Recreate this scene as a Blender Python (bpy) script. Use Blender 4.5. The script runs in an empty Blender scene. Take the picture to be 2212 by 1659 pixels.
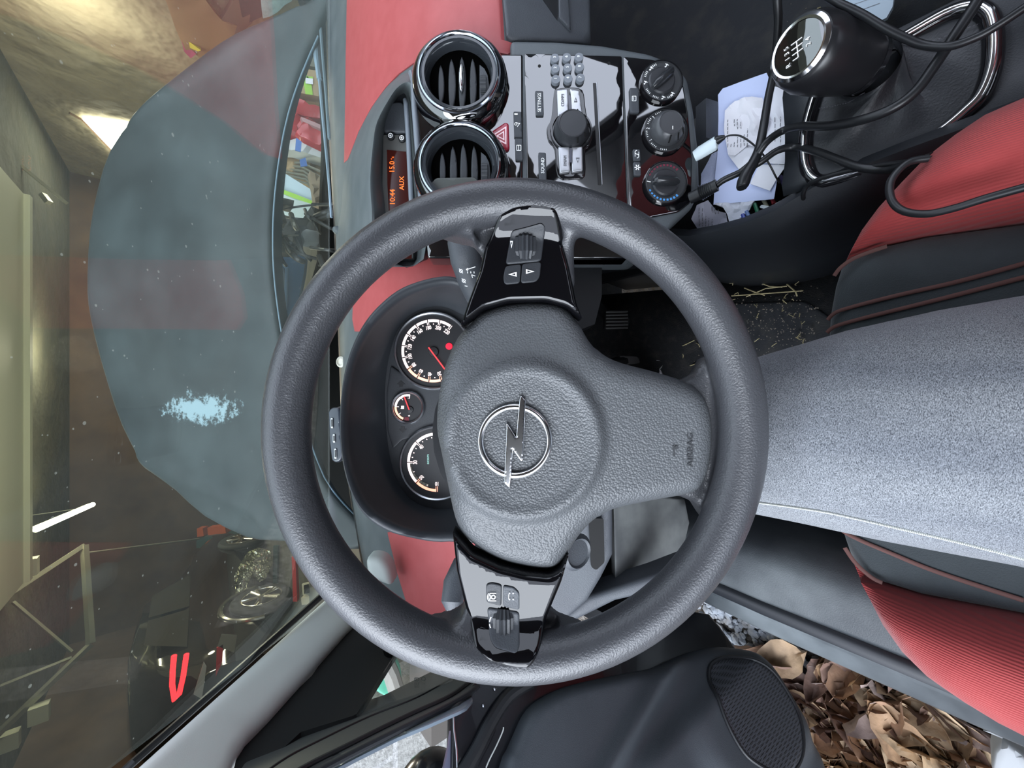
import bpy, bmesh, math, random
import numpy as np
from math import sin, cos, pi, radians, sqrt, atan2
from mathutils import Vector, Matrix, geometry, noise

random.seed(11)
SC = bpy.context.scene
# ------------------------------------------------------------------ camera
W, H, FPX = 2212.0, 1659.0, 831.0
PITCH = radians(40)
EYE = Vector((0, 0, 1.10))
RT = Vector((1, 0, 0))
UP = Vector((0, sin(PITCH), cos(PITCH)))
FW = Vector((0, cos(PITCH), -sin(PITCH)))
cd = bpy.data.cameras.new('camera')
cd.sensor_fit = 'HORIZONTAL'
cd.sensor_width = 36
cd.lens = FPX / W * 36
cd.clip_start = 0.02
cd.clip_end = 100
cam = bpy.data.objects.new('camera', cd)
SC.collection.objects.link(cam)
cam.matrix_world = Matrix(((-UP.x, RT.x, -FW.x, EYE.x), (-UP.y, RT.y, -FW.y, EYE.y), (-UP.z, RT.z, -FW.z, EYE.z), (0, 0, 0, 1)))
SC.camera = cam
# ------------------------------------------------------------------ colour management, world, big lights
vs = SC.view_settings
vs.view_transform = 'Standard'
vs.look = 'None'
vs.gamma = 1
vs.use_curve_mapping = False
vs.exposure = 0.95
SC.cycles.max_bounces = 7
SC.cycles.transparent_max_bounces = 12
SC.cycles.sample_clamp_indirect = 6
SC.cycles.caustics_reflective = False
SC.cycles.caustics_refractive = False
wd = bpy.data.worlds.new('overcast_sky')
SC.world = wd
wd.use_nodes = True
nt = wd.node_tree
bg = nt.nodes['Background']
tc = nt.nodes.new('ShaderNodeTexCoord')
sx = nt.nodes.new('ShaderNodeSeparateXYZ')
rp = nt.nodes.new('ShaderNodeValToRGB')
rp.color_ramp.elements[0].position = 0.45
rp.color_ramp.elements[0].color = (0.10, 0.11, 0.09, 1)
rp.color_ramp.elements[1].position = 0.56
rp.color_ramp.elements[1].color = (0.74, 0.81, 0.96, 1)
e = rp.color_ramp.elements.new(0.50)
e.color = (0.18, 0.22, 0.22, 1)
mr = nt.nodes.new('ShaderNodeMath')
mr.operation = 'MULTIPLY_ADD'
mr.inputs[1].default_value = 0.5
mr.inputs[2].default_value = 0.5
nt.links.new(tc.outputs['Generated'], sx.inputs[0])
nt.links.new(sx.outputs[2], mr.inputs[0])
nt.links.new(mr.outputs[0], rp.inputs[0])
nt.links.new(rp.outputs[0], bg.inputs[0])
bg.inputs[1].default_value = 1.7

def area(name, loc, target, sx_, sy_, power, col):
    l = bpy.data.lights.new(name, 'AREA')
    l.shape = 'RECTANGLE'; l.size = sx_; l.size_y = sy_; l.energy = power; l.color = col
    o = bpy.data.objects.new(name, l)
    SC.collection.objects.link(o)
    o.location = loc
    o.rotation_euler = (Vector(target) - Vector(loc)).to_track_quat('-Z', 'Y').to_euler()
    return o
sun = bpy.data.lights.new('soft_daylight', 'SUN')
sun.energy = 2.7
sun.angle = radians(50)
sun.color = (0.87, 0.93, 1.0)
so = bpy.data.objects.new('soft_daylight', sun)
SC.collection.objects.link(so)
so.rotation_euler = Vector((0.75, 0.45, -0.62)).to_track_quat('-Z', 'Y').to_euler()

# ------------------------------------------------------------------ projection helpers
def ray(u, v):
    return FW + RT * ((H / 2 - v) / FPX) + UP * ((W / 2 - u) / FPX)
def P(u, v, d):
    return EYE + ray(u, v) * d
def depth_of(p):
    return (p - EYE).dot(FW)
class Flat:                                     # plane facing back along the view axis, at depth d
    def __init__(s, d): s.d = d; s.n = -FW
    def at(s, u, v): return P(u, v, s.d)
class Plane:                                    # any plane in the car
    def __init__(s, p, n):
        s.p = Vector(p); s.n = Vector(n).normalized()
        if s.n.dot(EYE - s.p) < 0: s.n = -s.n
    def at(s, u, v):
        r = ray(u, v); k = r.dot(s.n)
        if abs(k) < 1e-5: k = 1e-5
        return EYE + r * ((s.p - EYE).dot(s.n) / k)
def Plane3(a, b, c):
    a, b, c = P(*a), P(*b), P(*c)
    return Plane(a, (b - a).cross(c - a))
class Curved:                                   # depth is a function of the pixel
    def __init__(s, fn, n=None): s.fn = fn; s.n = n or -FW
    def at(s, u, v): return P(u, v, s.fn(u, v))
def Z(z): return Plane((0, 0, z), (0, 0, 1))
def X(x): return Plane((x, 0, 0), (1, 0, 0))

# ------------------------------------------------------------------ outline helpers
def cat(pts, n=5, closed=True):                 # Catmull-Rom
    out = []; m = len(pts)
    rng = range(m) if closed else range(m - 1)
    for i in rng:
        if closed: p0, p1, p2, p3 = pts[(i - 1) % m], pts[i], pts[(i + 1) % m], pts[(i + 2) % m]
        else: p0, p1, p2, p3 = pts[max(i - 1, 0)], pts[i], pts[i + 1], pts[min(i + 2, m - 1)]
        for k in range(n):
            t = k / n
            out.append(tuple(0.5 * (2 * b + (c - a) * t + (2 * a - 5 * b + 4 * c - d) * t * t + (3 * b - a - 3 * c + d) * t ** 3)
                             for a, b, c, d in zip(p0, p1, p2, p3)))
    if not closed: out.append(tuple(pts[-1]))
    return out
def rnd(pts, r, n=4):                           # polygon with rounded corners
    out = []; m = len(pts)
    for i in range(m):
        a, b, c = Vector(pts[i - 1]), Vector(pts[i]), Vector(pts[(i + 1) % m])
        u1 = (a - b); u2 = (c - b); l1, l2 = u1.length, u2.length
        rr = min(r, l1 * .49, l2 * .49)
        p, q = b + u1 / l1 * rr, b + u2 / l2 * rr
        for k in range(n + 1):
            t = k / n
            s = p * (1 - t) ** 2 + b * 2 * t * (1 - t) + q * t * t
            out.append((s.x, s.y))
    return out
def rect(u0, v0, u1, v1): return [(u0, v0), (u1, v0), (u1, v1), (u0, v1)]
def circ(cu, cv, r, n=48, r2=None): 
    r2 = r2 or r
    return [(cu + r * cos(2 * pi * k / n), cv + r2 * sin(2 * pi * k / n)) for k in range(n)]
def dense(pts, step):
    out = []; m = len(pts)
    for i in range(m):
        a, b = pts[i], pts[(i + 1) % m]
        l = math.hypot(b[0] - a[0], b[1] - a[1]); k = max(1, int(math.ceil(l / step)))
        for j in range(k):
            t = j / k; out.append((a[0] + (b[0] - a[0]) * t, a[1] + (b[1] - a[1]) * t))
    return out
def lerp(xs, ys):
    return lambda x: float(np.interp(x, xs, ys))
def smooth01(t):
    t = max(0., min(1., t)); return t * t * (3 - 2 * t)

# ------------------------------------------------------------------ mesh builder
WORLD = {}
class MB:
    def __init__(s): s.v = []; s.f = []
    def add(s, vs, fs):
        b = len(s.v); s.v += [Vector(p) for p in vs]; s.f += [tuple(b + i for i in f) for f in fs]
        return s
    def box(s, c, size, rot=None, taper=1.0):
        c = Vector(c); R = rot or Matrix.Identity(3); x, y, z = [q / 2 for q in size]
        vs = []
        for dz in (-1, 1):
            k = taper if dz > 0 else 1
            for dx, dy in ((-1, -1), (1, -1), (1, 1), (-1, 1)):
                vs.append(c + R @ Vector((dx * x * k, dy * y * k, dz * z)))
        return s.add(vs, [(3, 2, 1, 0), (4, 5, 6, 7), (0, 1, 5, 4), (1, 2, 6, 5), (2, 3, 7, 6), (3, 0, 4, 7)])
    def tube(s, pts, r, n=10, flat=1.0, up=None, cap=True, closed=False, prof=None):
        pts = [Vector(p) for p in pts]; m = len(pts)
        rs = r if hasattr(r, '__len__') else [r] * m
        T = []
        for i in range(m):
            if closed: t = pts[(i + 1) % m] - pts[i - 1]
            else: t = pts[min(i + 1, m - 1)] - pts[max(i - 1, 0)]
            T.append(t.normalized() if t.length > 1e-9 else Vector((0, 0, 1)))
        nrm = Vector(up) if up else (Vector((0, 0, 1)) if abs(T[0].z) < .9 else Vector((1, 0, 0)))
        rings = []
        for i in range(m):
            if up: nrm = Vector(up)
            nn = (nrm - T[i] * nrm.dot(T[i]))
            if nn.length < 1e-6: nn = T[i].orthogonal()
            nn.normalize(); nrm = nn
            bb = T[i].cross(nn)
            ring = []
            for k in range(n):
                a = 2 * pi * k / n
                x, y = (cos(a), sin(a)) if not prof else prof[k]
                ring.append(pts[i] + nn * (x * rs[i] * flat) + bb * (y * rs[i]))
            rings.append(ring)
        vs = [p for q in rings for p in q]; fs = []
        for i in range(m if closed else m - 1):
            j = (i + 1) % m
            for k in range(n):
                l = (k + 1) % n
                fs.append((i * n + k, i * n + l, j * n + l, j * n + k))
        if cap and not closed:
            fs.append(tuple(reversed(range(n)))); fs.append(tuple((m - 1) * n + k for k in range(n)))
        return s.add(vs, fs)
    def lathe(s, c, axis, prof, n=32, ref=None, sy=1.0):          # prof: [(radius, height)]
        c = Vector(c); ax = Vector(axis).normalized()
        e1 = (Vector(ref) if ref else ax.orthogonal()); e1 = (e1 - ax * e1.dot(ax)).normalized(); e2 = ax.cross(e1)
        vs = []; fs = []; m = len(prof)
        for r, h in prof:
            for k in range(n):
                a = 2 * pi * k / n
                vs.append(c + ax * h + e1 * (r * cos(a)) + e2 * (r * sin(a) * sy))
        for i in range(m - 1):
            for k in range(n):
                l = (k + 1) % n
                fs.append((i * n + k, i * n + l, (i + 1) * n + l, (i + 1) * n + k))
        if prof[0][0] > 1e-6 and prof[-1][0] > 1e-6:
            for k in range(n):
                l = (k + 1) % n
                fs.append(((m - 1) * n + k, (m - 1) * n + l, l, k))
        elif prof[0][0] > 1e-6: fs.append(tuple(reversed(range(n))))
        elif prof[-1][0] > 1e-6: fs.append(tuple((m - 1) * n + k for k in range(n)))
        return s.add(vs, fs)
    def ball(s, c, r, n=16, sc=(1, 1, 1)):
        c = Vector(c); vs = []; fs = []; m = n // 2
        for i in range(m + 1):
            t = pi * i / m
            for k in range(n):
                a = 2 * pi * k / n
                vs.append(c + Vector((r * sc[0] * sin(t) * cos(a), r * sc[1] * sin(t) * sin(a), r * sc[2] * cos(t))))
        for i in range(m):
            for k in range(n):
                l = (k + 1) % n
                fs.append((i * n + k, (i + 1) * n + k, (i + 1) * n + l, i * n + l))
        return s.add(vs, fs)
    def strip(s, rows):                                             # grid of points
        nr, nc = len(rows), len(rows[0])
        vs = [p for r in rows for p in r]
        return s.add(vs, [(i * nc + j, i * nc + j + 1, (i + 1) * nc + j + 1, (i + 1) * nc + j) for i in range(nr - 1) for j in range(nc - 1)])
    def relief(s, outline, mp, t, r=0., rd=0., step=None, hf=None, back=True):
        """outline in a 2-D parameter plane, mp(p2, h) -> point; t thickness, r edge rounding width, rd its depth."""
        o = np.array(outline, float)
        sp = o.max(0) - o.min(0)
        if step is None: step = max(sp) / 14
        O = np.array(dense([tuple(p) for p in o], step), float)
        ar = 0.5 * np.sum(O[:, 0] * np.roll(O[:, 1], -1) - np.roll(O[:, 0], -1) * O[:, 1])
        if ar < 0: O = O[::-1].copy()
        A, B = O, np.roll(O, -1, 0)
        AB = B - A; L2 = (AB ** 2).sum(1) + 1e-12
        def bd(Q):
            out = np.zeros(len(Q))
            for i in range(0, len(Q), 2000):
                q = Q[i:i + 2000]
                tt = np.clip(((q[:, None] - A) * AB).sum(2) / L2, 0, 1)
                out[i:i + 2000] = np.sqrt((((A + tt[..., None] * AB) - q[:, None]) ** 2).sum(2)).min(1)
            return out
        def inside(Q):
            c = np.zeros(len(Q), bool)
            for a, b in zip(A, B):
                m = (a[1] > Q[:, 1]) != (b[1] > Q[:, 1])
                if a[1] != b[1]:
                    c ^= m & (Q[:, 0] < (b[0] - a[0]) * (Q[:, 1] - a[1]) / (b[1] - a[1]) + a[0])
            return c
        ring = []
        if r > 0:
            tg = np.roll(O, -1, 0) - np.roll(O, 1, 0); tg /= (np.linalg.norm(tg, axis=1)[:, None] + 1e-12)
            nn = np.stack([-tg[:, 1], tg[:, 0]], 1)
            for k in (0.12, 0.35, 0.65, 1.0):
                ring.append(O + nn * r * k)
            ring = np.concatenate(ring)
            want = np.repeat([0.12 * r, 0.35 * r, 0.65 * r, r], len(O))
            ok = inside(ring) & (bd(ring) > want * 0.9)
            ring = ring[ok]
        gx = np.arange(o[:, 0].min() + step / 2, o[:, 0].max(), step); gy = np.arange(o[:, 1].min() + step / 2, o[:, 1].max(), step)
        G = np.array([(x + (step / 2 if j % 2 else 0), y) for j, y in enumerate(gy) for x in gx]) if len(gx) and len(gy) else np.zeros((0, 2))
        if len(G):
            ok = inside(G); G = G[ok]
            if len(G): G = G[bd(G) > max(r * 1.15, step * 0.45)]
        pts = [Vector(p) for p in O]; nb = len(pts)
        if len(ring): pts += [Vector(p) for p in ring]
        if len(G): pts += [Vector(p) for p in G]
        res = geometry.delaunay_2d_cdt(pts, [(i, (i + 1) % nb) for i in range(nb)], [list(range(nb))], 1, 1e-9)
        V2, E2, F2 = res[0], res[1], res[2]
        Q = np.array([(p.x, p.y) for p in V2]); D = bd(Q)
        top = []
        for p, d in zip(Q, D):
            h = hf(p[0], p[1]) if hf else 0.0
            if r > 0 and d < r:
                k = 1 - d / r
                h -= rd * (1 - sqrt(max(0, 1 - k * k)))
            top.append(mp((p[0], p[1]), h))
        base = len(s.v)
        s.v += top
        # orientation test
        f0 = F2[0]
        s.f += [tuple(base + i for i in f) for f in F2]
        if t:
            bot = [mp((p[0], p[1]), -t - rd) for p in Q]
            b2 = len(s.v); s.v += bot
            if back: s.f += [tuple(b2 + i for i in reversed(f)) for f in F2]
            cnt = {}
            for f in F2:
                for i in range(len(f)):
                    a, b = f[i], f[(i + 1) % len(f)]
                    cnt[(a, b)] = 1
            for (a, b) in cnt:
                if (b, a) not in cnt:
                    s.f.append((base + b, base + a, b2 + a, b2 + b))
        return s
    def px(s, outline, S, t=0.004, r=0., rd=None, step=None, hf=None, h=0., back=True):
        if rd is None: rd = t * 0.5 if r else 0.
        def mp(p, hh): return S.at(p[0], p[1]) + S.n * (h + hh)
        return s.relief(outline, mp, t, r, rd, step, hf, back)
    def build(s, name, m, parent=None, smooth=35, mods=None):
        me = bpy.data.meshes.new(name)
        c = Vector((0, 0, 0))
        if s.v:
            arr = np.array([tuple(p) for p in s.v]); c = Vector(((arr.min(0) + arr.max(0)) / 2).tolist())
        me.from_pydata([tuple(p - c) for p in s.v], [], s.f)
        bm = bmesh.new(); bm.from_mesh(me)
        bmesh.ops.recalc_face_normals(bm, faces=bm.faces)
        bm.to_mesh(me); bm.free()
        if smooth:
            me.polygons.foreach_set('use_smooth', [True] * len(me.polygons))
            me.set_sharp_from_angle(angle=radians(smooth))
        o = bpy.data.objects.new(name, me)
        SC.collection.objects.link(o)
        if m: me.materials.append(m)
        place(o, c, parent)
        return o
def place(o, c, parent):
    WORLD[o.name] = Vector(c)
    if parent:
        o.parent = parent; o.location = Vector(c) - WORLD[parent.name]
    else: o.location = c
def thing(name, label, cat_, loc, group=None):
    o = bpy.data.objects.new(name, None); SC.collection.objects.link(o)
    o.empty_display_size = 0.02
    place(o, Vector(loc), None)
    o['label'] = label; o['category'] = cat_
    if group: o['group'] = group
    return o
def tag(o, label, cat_, group=None):
    o['label'] = label; o['category'] = cat_
    if group: o['group'] = group
    return o
def struct(o):
    o['kind'] = 'structure'; return o
def remesh(o, vox, sm=6, fac=0.5):
    md = o.modifiers.new('remesh', 'REMESH'); md.mode = 'VOXEL'; md.voxel_size = vox; md.use_smooth_shade = True
    s2 = o.modifiers.new('smooth', 'SMOOTH'); s2.factor = fac; s2.iterations = sm
def solid(o, t): 
    md = o.modifiers.new('solid', 'SOLIDIFY'); md.thickness = t; md.offset = 0

def text(s, u, v, hpx, S, m, name, parent, rot=0., h=0.0006, ext=0.0002, wx=1.0, label=None, bold=0.):
    """Lettering with capitals hpx pixels high, centred on the pixel, lying on surface S."""
    cu = bpy.data.curves.new('t', 'FONT'); cu.body = s; cu.align_x = 'CENTER'; cu.align_y = 'CENTER'
    cu.size = 1.0; cu.extrude = 0.0; cu.offset = bold; cu.resolution_u = 3
    ob = bpy.data.objects.new('t', cu); SC.collection.objects.link(ob)
    dg = bpy.context.evaluated_depsgraph_get()
    me = bpy.data.meshes.new_from_object(ob.evaluated_get(dg))
    bpy.data.objects.remove(ob); bpy.data.curves.remove(cu)
    me.name = name
    p = S.at(u, v); n = S.n
    k = hpx * depth_of(p) / FPX / 0.70
    r = (RT - n * RT.dot(n)).normalized(); up = n.cross(r)
    r2 = r * cos(rot) + up * sin(rot); u2 = -r * sin(rot) + up * cos(rot)
    co = np.zeros(len(me.vertices) * 3); me.vertices.foreach_get('co', co); co = co.reshape(-1, 3)
    ctr = (co.max(0) + co.min(0)) / 2; co = co - ctr
    out = [(r2 * (x * k * wx) + u2 * (y * k) + n * h) for x, y, z in co]
    me.vertices.foreach_set('co', np.array([tuple(q) for q in out]).ravel())
    me.update()
    me.materials.clear(); me.materials.append(m)
    o = bpy.data.objects.new(name, me); SC.collection.objects.link(o)
    place(o, p, parent)
    sd = o.modifiers.new('solid', 'SOLIDIFY'); sd.thickness = max(ext, 0.0001)
    if label: o['label'] = label
    return o

# ------------------------------------------------------------------ materials
MATS = {}
def mat(name, col, rough=0.5, metal=0., bump=None, coat=0., spec=0.5, emit=None, es=1., var=None, alpha=None, sheen=0.):
    if name in MATS: return MATS[name]
    m = bpy.data.materials.new(name); m.use_nodes = True
    nt = m.node_tree; b = nt.nodes['Principled BSDF']
    b.inputs['Base Color'].default_value = (*col, 1)
    b.inputs['Roughness'].default_value = rough
    b.inputs['Metallic'].default_value = metal
    b.inputs['Specular IOR Level'].default_value = spec
    b.inputs['Coat Weight'].default_value = coat
    b.inputs['Coat Roughness'].default_value = 0.03
    b.inputs['Sheen Weight'].default_value = sheen
    if emit:
        b.inputs['Emission Color'].default_value = (*emit, 1); b.inputs['Emission Strength'].default_value = es
    tc = nt.nodes.new('ShaderNodeTexCoord')
    if bump:                                     # (kind, scale, distance, strength)
        kind, sc, dist, st = bump
        if kind == 'voronoi':
            t = nt.nodes.new('ShaderNodeTexVoronoi'); t.feature = 'F1'; ho = t.outputs['Distance']
        elif kind == 'wave':
            t = nt.nodes.new('ShaderNodeTexWave'); t.inputs['Distortion'].default_value = 1.0; ho = t.outputs['Fac']
        else:
            t = nt.nodes.new('ShaderNodeTexNoise'); t.inputs['Detail'].default_value = 3; ho = t.outputs['Fac']
        t.inputs['Scale'].default_value = sc
        nt.links.new(tc.outputs['Object'], t.inputs['Vector'])
        bn = nt.nodes.new('ShaderNodeBump'); bn.inputs['Distance'].default_value = dist; bn.inputs['Strength'].default_value = st
        if kind == 'voronoi': bn.invert = True
        nt.links.new(ho, bn.inputs['Height']); nt.links.new(bn.outputs[0], b.inputs['Normal'])
    if var:                                      # (colour2, scale, lo, hi)
        c2, sc, lo, hi = var
        t = nt.nodes.new('ShaderNodeTexNoise'); t.inputs['Scale'].default_value = sc; t.inputs['Detail'].default_value = 6
        nt.links.new(tc.outputs['Object'], t.inputs['Vector'])
        r = nt.nodes.new('ShaderNodeValToRGB')
        r.color_ramp.elements[0].position = lo; r.color_ramp.elements[0].color = (*col, 1)
        r.color_ramp.elements[1].position = hi; r.color_ramp.elements[1].color = (*c2, 1)
        nt.links.new(t.outputs['Fac'], r.inputs[0]); nt.links.new(r.outputs[0], b.inputs['Base Color'])
    MATS[name] = m
    return m
def N(m, typ): return m.node_tree.nodes.new(typ)

rubber_grip = mat('grained_grip', (.050, .052, .058), .34, bump=('noise', 760, .0010, .36), spec=.7)
pad_mat = mat('pebbled_pad', (.088, .094, .10), .42, bump=('voronoi', 640, .0009, .5), spec=.55)
red_pl = mat('red_dash', (.37, .068, .070), .5, bump=('noise', 1500, .0003, .4), var=((.41, .085, .088), 40, .3, .8))
grey_pl = mat('grey_dash', (.085, .10, .105), .55, bump=('noise', 1100, .0004, .5), var=((.12, .135, .14), 18, .35, .8))
dark_pl = mat('dark_plastic', (.028, .031, .036), .5, bump=('noise', 900, .0004, .4))
black_pl = mat('black_plastic', (.010, .011, .013), .45, bump=('noise', 900, .0003, .3))
mid_pl = mat('mid_grey_plastic', (.055, .06, .07), .5, bump=('noise', 900, .0005, .5), var=((.075, .085, .095), 12, .35, .8))
piano = mat('piano_black', (.003, .003, .004), .03, coat=1., spec=.6, bump=('noise', 6, .0008, .15))
piano.node_tree.nodes['Principled BSDF'].inputs['Coat IOR'].default_value = 2.1
piano_trim = mat('piano_black_trim', (.003, .003, .004), .03, coat=0., spec=.5, bump=('noise', 6, .0008, .10))
chrome = mat('chrome', (.90, .91, .93), .14, metal=1.)
satin = mat('satin_silver', (.55, .57, .6), .28, metal=1.)
silver_btn = mat('silver_button', (.62, .63, .66), .33, metal=.7)
white_ink = mat('white_print', (.8, .82, .85), .5, emit=(.8, .85, .9), es=.25)
grey_ink = mat('grey_print', (.18, .18, .2), .5)
glow_white = mat('dial_white', (.9, .8, .8), .5, emit=(1., .78, .76), es=.75)
glow_orange = mat('dial_orange', (.9, .4, .3), .5, emit=(1., .42, .27), es=.8)
glow_red = mat('needle_red', (.8, .03, .03), .4, emit=(1., .04, .05), es=.8)
lcd_orange = mat('display_orange', (.9, .2, .03), .5, emit=(1., .13, .02), es=.75)
rubber = mat('black_rubber', (.016, .017, .019), .5)
# ================================================================== the garage and the ground (structure)
def sbox(name, lo, hi, m):
    c = [(a + b) / 2 for a, b in zip(lo, hi)]; s_ = [abs(b - a) for a, b in zip(lo, hi)]
    return struct(MB().box(c, s_).build(name, m, None, smooth=0))
def brick(name, c1, c2, cm, sc, bw=.5, rh=.25, rough=.8, axis='xz', ms=.02, bump=.3):
    m = mat(name, c1, rough); nt = m.node_tree; b = nt.nodes['Principled BSDF']
    t = N(m, 'ShaderNodeTexBrick'); t.inputs['Color1'].default_value = (*c1, 1); t.inputs['Color2'].default_value = (*c2, 1); t.inputs['Mortar'].default_value = (*cm, 1)
    t.inputs['Scale'].default_value = sc; t.inputs['Brick Width'].default_value = bw; t.inputs['Row Height'].default_value = rh; t.inputs['Mortar Size'].default_value = ms
    g = N(m, 'ShaderNodeTexCoord'); s1 = N(m, 'ShaderNodeSeparateXYZ'); c = N(m, 'ShaderNodeCombineXYZ')
    nt.links.new(g.outputs['Object'], s1.inputs[0]); nt.links.new(s1.outputs['XYZ'.index(axis[0].upper())], c.inputs[0]); nt.links.new(s1.outputs['XYZ'.index(axis[1].upper())], c.inputs[1])
    nt.links.new(c.outputs[0], t.inputs['Vector'])
    nz = N(m, 'ShaderNodeTexNoise'); nz.inputs['Scale'].default_value = 60; nz.inputs['Detail'].default_value = 4; nt.links.new(g.outputs['Object'], nz.inputs['Vector'])
    mx = N(m, 'ShaderNodeMix'); mx.data_type = 'RGBA'; mx.blend_type = 'MULTIPLY'; mx.inputs[0].default_value = .55
    nt.links.new(t.outputs['Color'], mx.inputs[6]); 
    cr = N(m, 'ShaderNodeValToRGB'); cr.color_ramp.elements[0].position = .35; cr.color_ramp.elements[0].color = (.45, .45, .45, 1); cr.color_ramp.elements[1].position = .6
    nt.links.new(nz.outputs['Fac'], cr.inputs[0]); nt.links.new(cr.outputs[0], mx.inputs[7]); nt.links.new(mx.outputs[2], b.inputs['Base Color'])
    bn = N(m, 'ShaderNodeBump'); bn.inputs['Distance'].default_value = .02; bn.inputs['Strength'].default_value = bump
    nt.links.new(nz.outputs['Fac'], bn.inputs['Height']); nt.links.new(bn.outputs[0], b.inputs['Normal'])
    return m
conc = mat('concrete', (.16, .16, .14), .8, var=((.10, .10, .09), 3, .3, .7))
gravel = mat('gravel_earth', (.10, .085, .07), .9, bump=('noise', 60, .02, 1), var=((.20, .18, .16), 40, .35, .65))
white_blocks = brick('white_blocks', (.36, .36, .34), (.33, .33, .31), (.44, .44, .43), 2.4, .5, .5, axis='xz', ms=.03)
side_wall = mat('side_wall', (.20, .165, .11), .8, bump=('noise', 2.2, .15, .8), var=((.30, .26, .18), 1.2, .3, .7))
brown_wall = mat('brown_wall', (.075, .045, .034), .85, var=((.12, .075, .048), 2, .3, .7))
ceil_m = mat('garage_ceiling', (.055, .058, .042), .85, bump=('noise', 3, .1, .6), var=((.08, .075, .05), 1.5, .3, .7))
sbox('floor', (-12, 2.0, -.1), (6, 14, 0), conc)
sbox('ground', (-14, -14, -.12), (14, 2.0, -.012), gravel)
sbox('wall_far', (-6, 12.0, 0), (5, 12.2, 3.2), brown_wall)
sbox('wall_right', (4.4, 1.9, 0), (4.6, 12, 3.2), side_wall)
sbox('wall_left', (-5.6, 1.9, 0), (-5.4, 12, 3.2), brown_wall)
sbox('wall_front', (-5.6, 1.78, -.02), (-1.52, 2.0, 3.2), white_blocks)
sbox('ceiling', (-5.6, 1.8, 3.0), (4.6, 12.2, 3.2), ceil_m)
sbox('trim_1', (-1.52, 1.80, 2.75), (4.6, 1.98, 3.0), ceil_m)
# overhead door and its tracks
gd = thing('garage_door', 'pale panelled overhead garage door rolled up flat under the ceiling', 'garage door', (0, 5, 2.6))
pale = mat('pale_panel', (.66, .68, .54), .55)
MB().box((-.05, 5.6, 2.62), (4.6, 3.2, .04)).build('door_panel', pale, gd, smooth=0)
MB().box((-.05, 7.24, 2.60), (4.6, .10, .10)).build('end_rail', pale, gd, smooth=0)
galv = mat('galvanised_steel', (.42, .42, .34), .4, metal=.6)
def rod(name, lab, cat__, pts, r, m, group=None, n=8):
    o = MB().tube([P(*p) for p in pts], r, n=n).build(name, m, None, smooth=40)
    return tag(o, lab, cat__, group)
rod('door_track', 'galvanised door track running back from the ceiling on the left side', 'track', [(-20, 1310, 5.0), (182, 1178, 6.0)], .04, galv, n=4)
rod('track_post', 'short galvanised steel upright hanging at the end of the left door track', 'bracket', [(182, 1178, 6.0), (196, 1390, 5.6)], .05, galv, n=4)
rod('door_track', 'long galvanised steel rail sloping down towards the bottom left corner of the view', 'track', [(196, 1392, 5.6), (-20, 1600, 4.8)], .045, galv, n=4)
rod('track_brace', 'thin diagonal brace between the two left door tracks', 'bracket', [(28, 1300, 5.3), (155, 1408, 5.5)], .022, galv, n=4)
rod('track_brace', 'thin brace stretching left from the corner of the door track', 'bracket', [(155, 1420, 5.5), (-20, 1490, 5.0)], .022, galv, n=4)
rod('ceiling_rail', 'long thin rail running across the garage behind the tracks towards the shelf', 'rail', [(190, 1194, 6.6), (430, 1164, 8.6)], .018, galv, n=4)
rod('door_track', 'pair of bright galvanised rails on the right side of the overhead door', 'track', [(-20, 305, 5.4), (145, 440, 6.2)], .028, galv, n=4)
rod('rail_clip', 'small square galvanised hanger at the end of the right rail', 'bracket', [(92, 420, 6.2), (106, 438, 6.2)], .05, galv, n=4)
for u, v, l in ((60, 1225, 'pale bracket block fixed on the left door track, the right one of the two'), (10, 1260, 'pale bracket block fixed on the left door track, at the edge of the photo'), (85, 1540, 'pale bracket block under the sloping rail'), (20, 1600, 'large pale block at the bottom left corner below the sloping rail')):
    tag(MB().box(P(u, v, 5.1), (.22, .12, .18)).build('bracket_block', pale, None, smooth=0), l, 'bracket')
tag(MB().box(P(40, 372, 6.1), (.30, .16, .16)).build('motor_box', pale, None, smooth=0), 'pale box beside the end of the overhead door, on the right', 'box')
tag(MB().box(P(60, 1640, 6.4), (.35, .15, .9)).build('pale_post', pale, None, smooth=0), 'pale upright post at the bottom left corner', 'post')
# lamps of the garage and added fill
tl = thing('tube_lamp', 'lit fluorescent tube lamp hanging below the garage ceiling on the left', 'ceiling lamp', P(140, 1118, 5.7))
glow = mat('tube_glow', (1, 1, .9), .4, emit=(1., .90, .62), es=26)
MB().tube([P(78, 1144, 5.2), P(200, 1090, 6.6)], .035, n=12).build('tube', glow, tl)
MB().tube([P(76, 1144, 5.2) + Vector((0, 0, .06)), P(202, 1090, 6.62) + Vector((0, 0, .06))], .03, n=4).build('fitting', pale, tl)
for q_ in (.15, .85):
    a_ = P(76, 1144, 5.2).lerp(P(202, 1090, 6.62), q_); MB().tube([a_ + Vector((0, 0, .06)), Vector((a_.x, a_.y, 3.0))], .006, n=6).build('hanger', pale, tl)
WR = Plane((4.36, 0, 0), (1, 0, 0))
lw = thing('lit_skylight', 'bright white lit window on the right garage wall, cut by the edge of the bonnet', 'window', WR.at(240, 290))
MB().px([(176, 258), (285, 271), (380, 440), (247, 330)], Plane((4.34, 0, 0), (1, 0, 0)), t=.01, step=80).build('bright_pane', mat('pane_glow', (1, 1, .9), .4, emit=(1., .95, .78), es=12), lw, smooth=0)
MB().tube([Plane((4.33, 0, 0), (1, 0, 0)).at(*p) for p in ((150, 244), (176, 258), (247, 332), (380, 446))], .02, n=4).build('window_frame', mat('brown_frame', (.2, .12, .07), .6), lw)
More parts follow.
